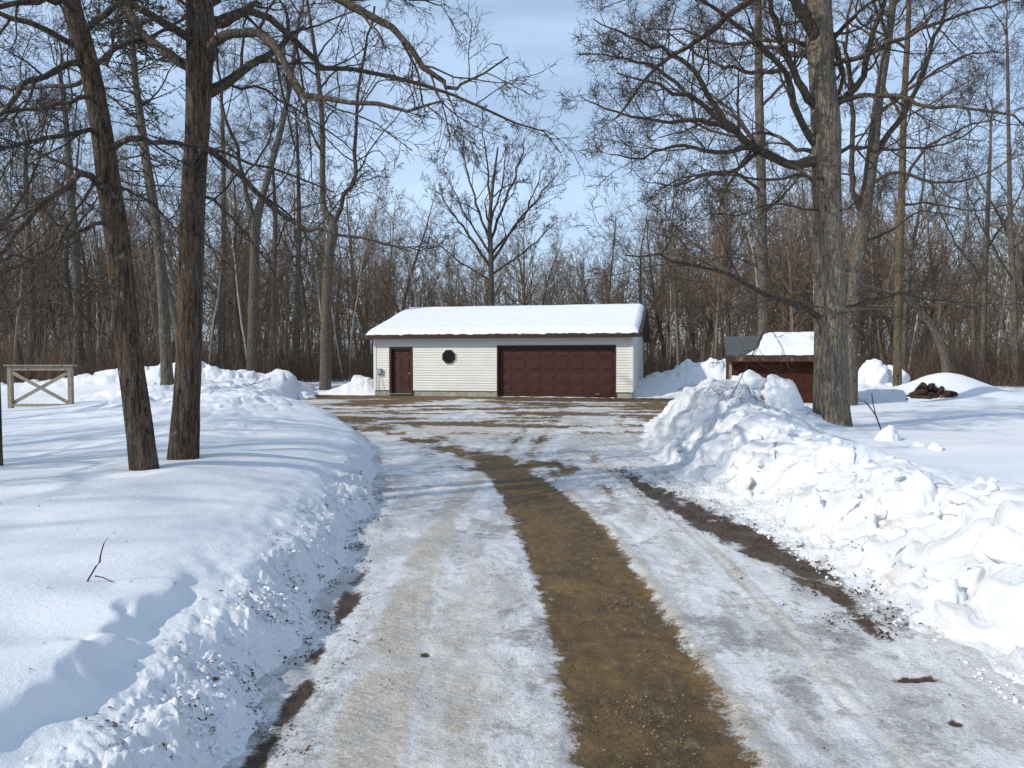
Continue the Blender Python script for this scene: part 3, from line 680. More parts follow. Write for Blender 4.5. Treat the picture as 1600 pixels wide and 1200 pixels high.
def spawn(P, Rd, k, t0, t1, ang, ratio, rk, nseg, wander, up, rng, taper=.35, rmin=.002, lmin=0, rmax=9, shape=.55, flat=0):
    B, n, _ = P.shape
    idx = np.repeat(np.arange(B), k); t = (np.tile(np.arange(k), B)+rng.random(B*k))/k; t = t0+(t1-t0)*t
    f = t*(n-1); i = np.minimum(f.astype(int), n-2); w_ = (f-i)[:, None]
    pos = P[idx, i]*(1-w_)+P[idx, i+1]*w_; tan = P[idx, i+1]-P[idx, i]; tan /= np.linalg.norm(tan, axis=1, keepdims=True)+1e-9
    rad = Rd[idx, i]*(1-w_[:, 0])+Rd[idx, i+1]*w_[:, 0]
    Lp = np.linalg.norm(np.diff(P, axis=1), axis=2).sum(1)[idx]
    az = np.tile(np.arange(k)*2.399, B)+np.repeat(rng.random(B)*6.28, k)+rng.normal(0, .5, B*k)
    ref = np.where(np.abs(tan[:, 2:3]) < .8, np.array([[0, 0, 1.]]), np.array([[1., 0, 0]]))
    u = np.cross(tan, ref); u /= np.linalg.norm(u, axis=1, keepdims=True)+1e-9; v = np.cross(tan, u)
    al = np.radians(ang)*(1+rng.normal(0, .22, B*k))
    perp = u*np.cos(az)[:, None]+v*np.sin(az)[:, None]
    if flat: perp[:, 2] *= (1-flat); perp /= np.linalg.norm(perp, axis=1, keepdims=True)+1e-9
    d = tan*np.cos(al)[:, None]+perp*np.sin(al)[:, None]
    Ln = np.maximum(Lp*ratio*(1-shape*(t-t0)/max(t1-t0, 1e-6))*(.65+.7*rng.random(B*k)), lmin)
    r0 = np.clip(rad*rk*(.75+.4*rng.random(B*k)), rmin, rmax)
    C = len(idx); out = np.zeros((C, nseg+1, 3)); out[:, 0] = pos; cur = d
    for s in range(nseg):
        cur = cur+rng.normal(0, wander, (C, 3)); cur[:, 2] += up; cur /= np.linalg.norm(cur, axis=1, keepdims=True)
        out[:, s+1] = out[:, s]+cur*(Ln/nseg)[:, None]
    tt = np.linspace(0, 1, nseg+1)[None, :]
    Ro = np.maximum(r0[:, None]*(1-(1-taper)*tt**.8), rmin*.7)
    return out, Ro
def poly(pts, n, rng, jit=0.0, r=None):
    """Catmull-Rom through pts resampled to n points"""
    p = np.array(pts, float); m = len(p); ext = np.vstack([2*p[0]-p[1], p, 2*p[-1]-p[-2]])
    t = np.linspace(0, m-1-1e-6, n); i = t.astype(int); f = (t-i)[:, None]
    a, b, c, d = ext[i], ext[i+1], ext[i+2], ext[i+3]
    q = .5*((2*b)+(-a+c)*f+(2*a-5*b+4*c-d)*f**2+(-a+3*b-3*c+d)*f**3)
    if jit:
        j = rng.normal(0, jit, (n, q.shape[1])); j[0] = 0; q[:, :3] += j[:, :3]
    return q
def trunk_mesh(name, P, Rr, mat, sides=40, flare=.25, amp=.05, seed=0):
    """P [n,3] R [n]: one bark-ridged trunk with a root flare"""
    n = len(P); V, Q = tubes(P[None], Rr[None], sides)
    V = V.reshape(n, sides, 3); a = np.arange(sides)*2*np.pi/sides
    A, S = np.meshgrid(a, np.concatenate([[0], np.cumsum(np.linalg.norm(np.diff(P, axis=0), axis=1))]))
    rid = fbm(np.cos(A)*4+7+seed, np.sin(A)*4+S*.55, 2, seed)*.5 + perlin(np.cos(A)*1.2+seed, np.sin(A)*1.2+S*.5, seed+3)*.9 + .7*perlin(A*sides/6.28*.45, S*3.2, seed+5)
    fl = flare*np.exp(-S/.28)*(1+.45*np.cos(A*4+seed)+.2*np.cos(A*3))
    k = 1+amp*rid+fl
    V = P[:, None, :]+(V-P[:, None, :])*k[..., None]
    return np_mesh(name, V.reshape(-1, 3), Q, mat)

def make_tree(name, label, cat, base, trunkP, trunkR, levels, mats, group=None, seed=0, trunk_sides=12, hero=False, lim=None, amp=.04, flare=.2, limb_sides=6):
    """levels: list of (P,R) batches already in world space; linked under an Empty at the base"""
    root = empty(name, tuple(base)); tag(root, label, cat, group)
    b = np.array(base)[None]
    link('trunk', trunk_mesh('trunk', trunkP-b, trunkR, mats[0], trunk_sides, flare, amp, seed), root)
    big = Acc(); fine = Acc()
    for j, (P, Rd) in enumerate(levels):
        sd = limb_sides if j == 0 else (5 if j == 1 and hero else (4 if j == 1 else 3))
        (big if j <= 1 else fine).add(tubes(P-b[None], Rd, sd))
    me = None
    V = np.concatenate(big.V+fine.V); Q = np.concatenate(big.Q+[q+big.n for q in fine.Q]) if fine.Q else np.concatenate(big.Q)
    me = np_mesh('crown', V, Q, [mats[1], mats[2]])
    nb = sum(len(q) for q in big.Q); mi = np.zeros(len(Q), np.int32); mi[nb:] = 1; me.polygons.foreach_set('material_index', mi)
    link('crown', me, root)
    return root

def hero_tree(name, label, Y, path, limbs, mats, seed, dens=(9, 7, 5, 3), top=3.5, flare=.12, sub=.5, wander=.13, up=.03, auto=6, amp=.045, ratio=(.5, .5, .5, .5), ang=(45, 45, 42, 40), sink=.35, cat='tree', rtw=.0035, autoR=.45, wk=.84, lk=.7):
    """path [(px,py,width_px[,Y])] up the trunk; limbs [[(px,py,Y)...], r0, r1]"""
    rng = np.random.default_rng(seed)
    pts = []; rs = []
    for q in path:
        yy = q[3] if len(q) > 3 else Y
        p = at(q[0], q[1], yy); pts.append(p); rs.append(q[2]/2/F*yy*wk)
    base = pts[0].copy(); pts.insert(0, base+(base-pts[1])/np.linalg.norm(base-pts[1])*sink); rs.insert(0, rs[0]*1.05)
    # continue the trunk above the frame
    d = pts[-1]-pts[-2]; d /= np.linalg.norm(d)
    if top: pts += [pts[-1]+d*top*.5+np.array([.1, .1, 0]), pts[-1]+d*top+np.array([-.1, .3, 0])]; rs += [rs[-1]*.7, rs[-1]*.25]
    q = poly(np.hstack([np.array(pts), np.array(rs)[:, None]]), 70, rng)
    TP, TR = q[:, :3], np.maximum(q[:, 3], .012)
    LP = []; LR = []
    for pl, r0, r1 in limbs:
        p = poly([at(*a) for a in pl], 16, rng, .0)
        seg = np.linalg.norm(np.diff(p, axis=0), axis=1).sum(); j = rng.normal(0, seg*.006, p.shape); j[0] = 0; p += j
        LP.append(p); LR.append(np.linspace(r0*lk, r1, 16)*(1+.06*np.sin(np.arange(16)*2.1+r0*90)))
    if auto:   # further limbs high on the trunk, mostly above the frame
        P, Rd = spawn(TP[None], TR[None], auto, .62, .97, 55, .28, .5, 15, wander, up, rng, .2, .01, shape=.3)
        LP += list(P); LR += list(Rd*autoR/.45)
    L0 = (np.array(LP), np.array(LR)); lv = [L0]
    P, Rd = L0
    nseg = (8, 6, 5, 4)
    rm = (.007, .0045, rtw*1.0, rtw*.85)
    ll = np.linalg.norm(np.diff(P, axis=1), axis=2).sum(1); kp = np.clip(ll/np.percentile(ll, 60), .15, 1)
    for j, k in enumerate(dens):
        P, Rd = spawn(P, Rd, k, .24 if j == 0 else .2, 1.0, ang[j], ratio[j], .5 if j == 0 else .6, nseg[j], wander*(.9 if j else .8), up, rng, .35, rm[j], lmin=.12)
        if j == 0:
            s_ = rng.random(len(P)) < np.repeat(kp, k); P, Rd = P[s_], Rd[s_]
        lv.append((P, Rd))
    return make_tree(name, label, cat, base, TP, TR, lv, mats, None, seed, 48, True, amp=amp, flare=flare, limb_sides=9)

K = ('bark_left', 'bark_limb', 'twig'); ML = [M[k] for k in K]
# two trunks on the left bank
hero_tree('bare_tree', 'dark leaning trunk on the left snowbank, the left one of the close pair', 7.4,
    [(227,745,50),(214,640,46),(198,520,43),(186,400,42),(170,290,40),(160,215,37),(143,120,35),(128,60,33),(108,-20,30)],
    [([(135,105,7.4),(111,98,7.2),(70,118,6.9),(38,133,6.7),(0,177,6.4),(-60,215,6.2)], .050, .015),
     ([(140,128,7.4),(123,130,7.5),(47,138,7.9),(0,136,8.3),(-70,120,8.6)], .036, .012),
     ([(150,150,7.4),(127,155,7.2),(60,170,7.0),(0,176,6.8),(-70,200,6.5)], .034, .012),
     ([(156,205,7.4),(133,207,7.2),(63,218,6.6),(0,234,6.3),(-50,262,6.0)], .040, .012),
     ([(172,300,7.4),(156,290,7.1),(133,272,6.9),(111,285,6.8),(63,323,6.6),(16,380,6.5),(-30,430,6.3)], .052, .018),
     ([(182,355,7.4),(150,350,7.2),(89,377,7.0),(0,430,6.9),(-50,470,6.8)], .036, .010),
     ([(168,232,7.4),(184,226,7.35),(206,218,7.3),(247,220,7.4),(285,226,7.5),(340,236,7.6),(420,262,7.7),(520,300,7.9)], .055, .008),
     ([(125,20,7.4),(85,0,7.1),(0,10,6.6),(-90,40,6.3)], .05, .015),
     ([(178,290,7.4),(205,300,7.8),(250,330,8.3),(300,390,8.8)], .025, .006),
     ([(138,70,7.4),(165,100,7.0),(185,40,6.8),(230,10,6.6)], .025, .006),
     ([(165,260,7.2),(120,330,6.7),(70,420,6.3),(10,500,6.1)], .022, .006)],
    ML, 11, dens=(7, 4, 4, 2), wander=.16, up=-.005, auto=7, ratio=(.42, .45, .45, .5))
hero_tree('bare_tree', 'dark upright trunk, right one of the close pair, long limbs arching over the driveway', 8.1,
    [(286,728,56),(291,640,49),(295,560,46),(297,470,44),(299,380,43),(303,280,42),(308,200,43),(311,120,46),(313,40,48),(314,-40,44)],
    [([(318,92,8.1),(329,79,8.0),(348,57,7.8),(380,49,7.6),(427,70,7.3),(450,104,7.1),(475,142,7.0),(533,157,6.8),(590,163,6.6),(647,172,6.5),(690,150,6.4)], .085, .008),
     ([(318,50,8.1),(323,41,8.1),(358,24,8.2),(412,27,8.4),(456,54,8.6),(500,95,8.7),(520,110,8.8),(606,114,9.0),(669,136,9.1),(717,155,9.2),(780,179,9.3),(837,199,9.4),(875,233,9.5)], .070, .007),
     ([(330,-90,8.1),(400,-60,8.0),(470,-30,7.8),(520,0,7.7),(596,30,7.6),(650,85,7.5),(685,127,7.5),(704,136,7.5),(732,130,7.4),(793,92,7.4)], .085, .007),
     ([(312,230,8.1),(330,238,8.0),(364,260,7.9),(412,310,7.7),(459,351,7.6),(500,361,7.5),(560,372,7.4),(640,395,7.3)], .060, .008),
     ([(305,300,8.1),(330,310,8.4),(370,350,8.9),(410,400,9.4),(450,460,9.8)], .03, .007),
     ([(318,20,8.1),(350,-10,8.5),(420,-30,9),(520,-30,9.5),(640,-5,9.8),(700,15,9.9)], .05, .006),
     ([(300,110,8.1),(270,85,8.0),(230,70,7.9),(180,90,7.7)], .022, .006),
     ([(312,150,8.1),(350,130,8.6),(430,150,9.2),(520,210,9.8),(590,270,10.3)], .03, .006)],
    ML, 12, dens=(8, 5, 4, 2), wander=.15, up=.0, auto=8, ratio=(.34, .45, .45, .5))
hero_tree('bare_tree', 'dark trunk standing at the extreme left edge, cut by the photo edge', 8.2,
    [(-10,722,30),(-14,560,26),(-24,380,24),(-40,150,22),(-60,-60,20)],
    [([(-24,380,8.2),(20,330,8.1),(60,250,8.1),(80,180,8.0)], .03, .006), ([(-34,230,8.2),(0,190,8.3),(50,150,8.3)], .03, .006),
     ([(-20,420,8.2),(30,400,8.5),(90,440,8.9),(150,520,9.2)], .025, .006)],
    ML, 13, dens=(8, 6, 4, 2), auto=9, top=4)
MO = [M['bark_oak'], M['bark_limb'], M['twig']]
hero_tree('oak_tree', 'massive grey brown oak with orange lichen in front of the red shed', 13.6,
    [(1300,672,70),(1299,620,62),(1297,500,57),(1295,400,54),(1293,330,51),(1291,270,50),(1290,200,51),(1284,120,47),(1281,60,46),(1277,0,46),(1272,-60,40)],
    [([(1280,256,13.6),(1262,254,13.4),(1225,253,13.1),(1173,230,12.7),(1131,187,12.3),(1084,155,12.0),(1028,136,11.7),(965,118,11.4)], .17, .010),
     ([(1173,230,12.7),(1120,240,12.2),(1060,225,11.8),(1000,245,11.4),(955,240,11.1)], .07, .008),
     ([(1150,205,12.5),(1100,190,12.6),(1040,190,12.8),(960,175,13.0),(905,150,13.1)], .08, .008),
     ([(1131,187,12.3),(1090,120,12.2),(1040,80,12.1),(980,55,12.0),(925,30,11.9)], .08, .008),
     ([(1084,155,12.0),(1030,110,12.3),(970,90,12.6),(900,85,12.8)], .06, .007),
     ([(1190,235,12.8),(1140,270,12.9),(1080,275,13.1),(1020,300,13.3)], .06, .008),
     ([(1225,108,13.0),(1160,110,13.3),(1090,85,13.6),(1020,30,13.9)], .07, .008),
     ([(1280,232,13.6),(1262,215,13.5),(1239,155,13.2),(1225,108,13.0),(1178,61,12.7),(1131,28,12.5),(1094,0,12.3),(1050,-20,12.1)], .12, .015),
     ([(1278,170,13.6),(1262,155,13.5),(1240,110,13.3),(1216,47,13.0),(1202,0,12.8),(1190,-60,12.6)], .13, .03),
     ([(1285,498,13.6),(1270,492,13.4),(1248,478,13.1),(1178,450,12.4),(1108,422,11.9),(1037,403,11.4),(972,398,11.0)], .10, .010),
     ([(1278,240,13.6),(1245,232,13.9),(1200,210,14.4),(1140,212,14.9),(1060,180,15.4),(990,190,15.8)], .07, .010),
     ([(1300,160,13.6),(1319,153,13.5),(1347,122,13.3),(1366,47,13.1),(1384,0,12.9),(1400,-50,12.7)], .12, .03),
     ([(1302,165,13.6),(1330,152,13.3),(1400,150,12.8),(1459,167,12.4),(1553,176,12.0),(1620,195,11.7)], .085, .012),
     ([(1302,240,13.6),(1330,232,13.8),(1366,236,14.2),(1420,232,14.7),(1500,215,15.2),(1570,160,15.6)], .07, .010),
     ([(1300,482,13.6),(1325,480,13.7),(1366,469,13.9),(1412,462,14.3),(1480,470,14.8),(1560,475,15.2)], .06, .008),
     ([(1295,65,13.6),(1309,52,13.5),(1337,23,13.3),(1366,0,13.1),(1450,-40,12.7)], .08, .02),
     ([(1272,45,13.6),(1262,20,13.5),(1239,0,13.3),(1180,-50,12.9)], .12, .03),
     ([(1284,330,13.6),(1255,325,13.2),(1200,320,12.6),(1150,335,12.1),(1100,330,11.7)], .035, .006),
     ([(1300,335,13.6),(1330,322,13.2),(1360,290,12.8),(1400,280,12.4)], .035, .006),
     ([(1283,500,13.6),(1262,480,14.0),(1210,465,14.6),(1150,480,15.2),(1080,500,15.8)], .05, .006),
     ([(1298,100,13.6),(1340,90,13.0),(1430,50,12.2),(1510,20,11.8),(1600,-5,11.4)], .08, .012),
     ([(1280,90,13.6),(1230,60,14.2),(1150,70,14.9),(1060,45,15.6),(980,55,16.2)], .08, .010),
     ([(1290,280,13.5),(1250,275,12.7),(1190,280,12.1),(1110,270,11.7),(1050,290,11.4)], .05, .007)],
    MO, 14, dens=(10, 6, 5, 3), wander=.17, up=.015, auto=8, top=5, flare=.12, lk=.62, wk=.84, ratio=(.36, .45, .45, .5), ang=(52, 50, 48, 45), rtw=.0045, amp=.05)
# mid distance trees on the right
MG = [M['bark_grey'], M['bark_limb'], M['twig']]; MM = [M['bark_moss'], M['bark_limb'], M['twig']]
def zb(px, Y): return None
def mid(name, label, Y, path, limbs, mats, seed, **kw):
    # drop the base to the snow
    px, py, w_ = path[0]; x = at(px, py, Y)[0]; z = Hs(x, Y); 
    c = 600 - F*math.tan(math.atan((z-EYE)/Y)+PITCH)
    path = [(px, c, w_*1.1)]+[p for p in path[1:]]
    o = dict(wk=.66, lk=.75, dens=(7, 6, 4, 2), wander=.16, auto=9, top=3.5, rtw=.006, ratio=(.42, .45, .45, .5), ang=(50, 48, 45, 42)); o.update(kw)
    return hero_tree(name, label, Y, path, limbs, mats, seed, **o)
def LY(pl, Y, dy=0): return [(a, b, Y+dy*i) for i, (a, b) in enumerate(pl)]
mid('oak_tree', 'tall grey oak rising straight behind the red shed roof', 27, [(1194,560,27),(1192,450,24),(1190,300,22),(1186,150,19),(1185,20,16),(1184,-40,14)],
    [(LY([(1190,300),(1150,272),(1108,272),(1050,290),(1000,280)], 27, -.5), .09, .012), (LY([(1190,330),(1230,300),(1262,250),(1290,200)], 27, .4), .08, .015),
     (LY([(1188,230),(1150,180),(1100,140),(1050,110)], 27, .4), .09, .012), (LY([(1187,170),(1230,120),(1260,60),(1270,0)], 27, -.4), .08, .02), (LY([(1192,420),(1140,400),(1080,415),(1010,400)], 27, .4), .06, .01)],
    MG, 21, up=.02)
mid('oak_tree', 'grey oak with spreading limbs just right of and behind the massive oak', 20, [(1328,580,30),(1335,450,28),(1350,340,29),(1362,250,27),(1372,160,22),(1388,60,18),(1400,-30,15)],
    [(LY([(1352,330),(1330,290),(1335,200),(1320,100),(1330,0)], 20, -.2), .12, .03), (LY([(1362,250),(1400,200),(1440,120),(1470,30),(1480,-40)], 20, .3), .12, .03),
     (LY([(1356,290),(1400,270),(1470,285),(1540,270),(1600,240)], 20, -.3), .07, .012), (LY([(1342,380),(1390,360),(1440,330),(1500,340)], 20, .3), .06, .01), (LY([(1370,180),(1420,140),(1500,90),(1580,80)], 20, -.3), .08, .01)],
    MG, 22, up=.02)
mid('bare_tree', 'slender tree with yellow orange mossy trunk right of the massive oak', 25, [(1402,590,18),(1403,500,17),(1405,400,17),(1409,300,16),(1412,180,14),(1418,60,12),(1422,-30,10)],
    [(LY([(1405,400),(1385,375),(1360,350),(1345,320)], 25, .3), .06, .012), (LY([(1409,290),(1440,240),(1480,210),(1540,190),(1600,195)], 25, -.3), .08, .012),
     (LY([(1412,190),(1380,130),(1360,60),(1365,0)], 25, .3), .07, .015), (LY([(1408,320),(1460,318),(1530,330),(1600,310)], 25, .3), .06, .010), (LY([(1414,140),(1450,90),(1490,30)], 25, .3), .06, .015), (LY([(1404,440),(1440,440),(1500,455)], 25, .3), .04, .01)],
    MM, 23, up=.02)
mid('bare_tree', 'crooked dark trunk bending over to the left behind the log pile', 27, [(1481,590,20),(1476,560,19),(1463,522,18),(1442,492,15),(1412,465,12),(1370,452,9),(1320,440,6)],
    [(LY([(1463,522),(1480,470),(1500,410),(1510,350)], 27, .3), .06, .012), (LY([(1442,492),(1430,440),(1420,390)], 27, .3), .05, .012)],
    MG, 24, top=0, auto=5)
for i, (px, Y, w_, lean, hh, seed, lab) in enumerate((
    (1535, 34, 13, 12, 210, 31, 'grey forked tree near the right edge behind the snowy log pile'),
    (1588, 33, 13, -14, 60, 32, 'grey tree at the extreme right edge of the photo'),)):
    mid('bare_tree', lab, Y, [(px,580,w_),(px+lean*.3,450,w_*.9),(px+lean*.7,330,w_*.75),(px+lean,hh+30,w_*.5),(px+lean*1.1,hh-20,w_*.3)],
        [(LY([(px+lean*.3,440),(px-40,380),(px-70,320),(px-85,260)], Y, -.3), .07, .012), (LY([(px+lean*.5,390),(px+45,330),(px+75,270),(px+100,240)], Y, .3), .07, .012)],
        MG, seed, top=1.5, up=.03, auto=12)
# left mid distance trees
mid('bare_tree', 'dark forked tree with two upright leaders left of the garage', 36.5, [(508,580,25),(510,480,23),(514,400,23),(520,352,23),(505,318,14),(504,222,13),(501,158,11),(492,80,9),(480,0,7)],
    [(LY([(520,355),(536,317),(552,269),(555,190),(561,127),(575,70),(585,10)], 36.5, .1), .16, .05), (LY([(504,240),(480,200),(450,170),(420,120)], 36.5, .3), .06, .012), (LY([(553,255),(590,235),(610,260)], 36.5, .2), .05, .01),
     (LY([(540,310),(580,300),(605,325)], 36.5, -.2), .04, .01), (LY([(556,180),(590,130),(640,120),(670,90)], 36.5, .2), .06, .01), (LY([(510,440),(470,400),(440,340),(430,280)], 36.5, .3), .06, .01), (LY([(503,200),(530,150),(525,90),(540,30)], 36.5, .3), .06, .015)],
    MG, 41, up=.04, auto=8, top=2)
mid('bare_tree', 'thick dark tree with a wide fork left of the twin leader tree', 36, [(393,580,24),(395,500,22),(397,420,21),(400,350,22),(415,290,15),(440,200,12),(455,120,10),(465,40,8)],
    [(LY([(400,350),(385,300),(370,230),(345,160),(340,80),(330,0)], 36, .1), .15, .04), (LY([(408,320),(450,270),(470,200)], 36, .3), .07, .012), (LY([(380,280),(420,220),(430,150),(420,60)], 36, .3), .07, .015), (LY([(372,240),(340,220),(320,170)], 36, .2), .05, .012), (LY([(397,400),(350,370),(320,330)], 36, .3), .05, .012)],
    MG, 42, up=.04, auto=10, top=2)
mid('bare_tree', 'pale grey trunk leaning right behind the close pair of trunks', 33.5, [(284,590,15),(277,520,14),(262,450,13),(247,380,12),(232,300,11),(218,200,10),(207,100,8),(200,20,6)],
    [(LY([(262,450),(300,420),(330,380)], 33.5, .3), .03, .008)], MG, 43, auto=10, top=1.5, dens=(5, 4, 3, 2))
mid('bare_tree', 'dark tree with low spreading limbs near the left edge behind the railing', 34, [(120,600,22),(122,500,20),(118,400,19),(110,300,16),(104,200,12),(95,120,8)],
    [(LY([(118,390),(70,330),(30,290),(-20,260)], 34, .3), .08, .012), (LY([(116,360),(160,300),(190,240)], 34, .3), .07, .012), (LY([(121,450),(170,430),(220,440)], 34, .3), .05, .01), (LY([(121,470),(60,440),(0,440)], 34, .3), .05, .01)], MG, 44, top=2, auto=12)
mid('bare_tree', 'dark tree between the railing and the close pair, bare crown', 35, [(48,600,17),(50,480,15),(44,360,13),(40,250,9)], [(LY([(48,420),(10,360),(-20,300)], 35, .3), .06, .012), (LY([(46,380),(90,310),(110,240)], 35, .3), .06, .012)], MG, 45, top=2, auto=12)
for px, Y, w_, hh, seed, lab in ((345, 37, 16, 170, 46, 'dark trunk just right of the close pair at the edge of the woods'), (462, 38.5, 14, 200, 47, 'dark slim tree between the two wide forked trees on the left'), (425, 37.5, 13, 260, 48, 'thin trunk right beside the widely forked tree on the left')):
    mid('bare_tree', lab, Y, [(px,590,w_),(px+2,480,w_*.9),(px+5,360,w_*.75),(px+3,hh+30,w_*.5),(px,hh-20,w_*.3)],
        [(LY([(px+3,420),(px-30,350),(px-45,290)], Y, -.3), .05, .012), (LY([(px+4,390),(px+35,320),(px+45,260)], Y, .3), .05, .012)], MG, seed, top=1, up=.04, auto=10)
# the spreading oak behind the garage
mid('oak_tree', 'broad crowned oak standing alone against the sky behind the garage roof', 46, [(768,590,14),(768,470,13),(767,400,12),(765,350,10),(770,290,7),(778,230,4)],
    [(LY([(768,420),(735,370),(705,330),(678,290)], 46, .4), .14, .025), (LY([(768,410),(800,360),(840,310),(872,270)], 46, -.4), .14, .025), (LY([(767,385),(745,320),(728,260),(722,225)], 46, .3), .12, .025),
     (LY([(767,375),(795,300),(815,245),(820,215)], 46, .3), .12, .025), (LY([(766,360),(765,290),(755,220),(750,205)], 46, .3), .11, .02), (LY([(768,440),(720,410),(690,385),(668,370)], 46, .3), .09, .02),
     (LY([(768,430),(810,400),(845,370),(872,345)], 46, .4), .09, .02), (LY([(766,350),(785,290),(790,230)], 46, -.6), .1, .02), (LY([(768,400),(730,340),(695,270)], 46, -.8), .1, .02), (LY([(768,400),(820,330),(850,260)], 46, .8), .1, .02)],
    [M['bark_grey'], M['twig'], M['twig']], 51, top=0, auto=4, dens=(9, 7, 5, 2), rtw=.011, ratio=(.40, .42, .42, .45), up=.05, ang=(38, 40, 40, 40))

# the sparse conifer at upper left
def conifer():
    rng = np.random.default_rng(61); Y = 22
    b = at(262, 600, Y); b[2] = Hs(b[0], Y)-.1
    pts = [b]+[at(px, py, Y) for px, py in ((250,400),(228,240),(212,120),(205,20),(203,-60))]
    q = poly(np.hstack([np.array(pts), np.array([[.17],[.14],[.11],[.08],[.06],[.02]])]), 50, rng)
    root = empty('conifer_tree', tuple(b)); tag(root, 'tall sparse conifer with dark green needles only at its top, upper left', 'tree')
    link('trunk', trunk_mesh('trunk', q[:, :3]-b, q[:, 3], M['bark_grey'], 14, .2, .04, 6), root)
    P, Rd = spawn(q[None, :, :3], q[None, :, 3], 95, .30, .99, 88, .12, .3, 7, .07, .0, rng, .3, .008, rmax=.03, shape=.25)
    P2, R2 = spawn(P, Rd, 6, .25, 1, 50, .35, .6, 4, .12, -.01, rng, .4, .006, flat=.6)
    a = Acc(); a.add(tubes(P-b, Rd, 4)); a.add(tubes(P2-b, R2, 3)); link('branches', a.mesh('branches', M['twig']), root)
    # needle sprays on the upper branches
    allp = np.concatenate([P[:, 1:].reshape(-1, 3), P2.reshape(-1, 3)])
    zmin = at(205, 78, Y)[2]; keep = allp[:, 2]+rng.normal(0, .25, len(allp)) > zmin; tips = allp[keep]; tips = tips[rng.random(len(tips)) < .6]; tips = np.repeat(tips, 3, 0)+rng.normal(0, .06, (len(tips)*3, 3))
    low = allp[~keep]; low = low[rng.random(len(low)) < .10]; tips = np.vstack([tips, np.repeat(low, 4, 0)+rng.normal(0, .05, (len(low)*4, 3))])
    n = len(tips); d = rng.normal(0, 1, (n, 3)); d[:, 2] *= .5; d /= np.linalg.norm(d, axis=1, keepdims=True); s = np.cross(d, rng.normal(0, 1, (n, 3))); s /= np.linalg.norm(s, axis=1, keepdims=True)
    ln = rng.uniform(.07, .15, (n, 1)); wd = rng.uniform(.012, .03, (n, 1))
    V = np.stack([tips-s*wd, tips+s*wd, tips+d*ln+s*wd*.5, tips+d*ln-s*wd*.5], 1).reshape(-1, 3)-b
    link('foliage', np_mesh('foliage', V, np.arange(n*4).reshape(-1, 4), M['needles'], False), root)
conifer()

# ------------------------------------------------------------------ the woods
def wood_tree(seed, kind):
    """returns (trunk P,R, levels) standing at the origin"""
    rng = np.random.default_rng(seed)
    if kind == 'birch': H, r0, t0, nl, an, rt, up = rng.uniform(11, 14), rng.uniform(.05, .085), .35, 26, 38, .17, .07
    elif kind == 'slim': H, r0, t0, nl, an, rt, up = rng.uniform(10, 13.5), rng.uniform(.07, .12), .28, 26, 42, .22, .06
    else: H, r0, t0, nl, an, rt, up = rng.uniform(11, 14.5), rng.uniform(.13, .21), .22, 20, 46, .38, .05
    n = 16; P = np.zeros((1, n, 3)); d = np.array([rng.normal(0, .05), rng.normal(0, .05), 1.])
    P[0, 0] = (0, 0, -.4)
    for i in range(1, n): d = d+np.append(rng.normal(0, .035 if kind != 'oak' else .06, 2), 0); d /= np.linalg.norm(d); P[0, i] = P[0, i-1]+d*(H+.4)/(n-1)
    Rd = (r0*(1-np.linspace(0, 1, n)*.88))[None]
    lv = []
    A, B = spawn(P, Rd, nl, t0, 1, an, rt, .5, 8, .11 if kind != 'oak' else .18, up, rng, .3, .014, shape=.6); lv.append((A, B))
    A, B = spawn(A, B, 6 if kind != 'oak' else 8, .15, 1, 42, .46, .55, 5, .16, up*.8, rng, .4, .009, lmin=.3); lv.append((A, B))
    A, B = spawn(A, B, 5, .15, 1, 40, .5, .6, 3, .18, up*.6, rng, .5, .0085, lmin=.25); lv.append((A, B))
    return P, Rd, lv
protos = []
for k, (seed, kind) in enumerate(((101,'slim'),(102,'slim'),(103,'slim'),(104,'oak'),(105,'oak'),(106,'oak'),(107,'birch'),(108,'birch'),(109,'slim'),(110,'oak'))):
    P, Rd, lv = wood_tree(seed, kind)
    a = Acc()
    for j, (A, B) in enumerate(lv): a.add(tubes(A, B, 4 if j == 0 else 3))
    tm = {'birch': M['bark_pale'], 'slim': M['bark_wood'], 'oak': M['bark_grey']}[kind]
    cm = M['twig_light']
    protos.append((kind, trunk_mesh('trunk', P[0], Rd[0], tm, 9, .12, .05, k), a.mesh('crown', cm), (P, Rd, lv)))
rw = np.random.default_rng(5)
def edge(x): return np.interp(x, [-45, -25, -12, -6, 6, 12, 20, 30, 45], [27, 31, 36, 44, 44, 39, 33, 29, 24])
placed = []
def put(kind_ok, x, y, sc):
    c = [p for p in protos if p[0] in kind_ok]; p = c[rw.integers(len(c))]
    side = 'left of the garage' if x/y < -.19 else ('behind the garage' if x/y < .2 else 'right of the garage')
    nm, kl, cat = {'birch': ('birch_tree', 'thin pale barked birch in the woods', 'birch'), 'slim': ('forest_tree', 'slim straight bare forest tree', 'tree'), 'oak': ('forest_tree', 'stout bare forest tree with spreading twigs', 'tree')}[p[0]]
    r = empty(nm, (x, y, Hs(x, y)), rw.uniform(0, 6.28)); r.scale = (sc*rw.uniform(.9, 1.1),)*2+(sc,)
    tag(r, kl+' '+side, cat, {'birch': 'birches', 'slim': 'slim forest trees', 'oak': 'stout forest trees'}[p[0]]+' '+side)
    link('trunk', p[1], r); link('crown', p[2], r)
n = 0
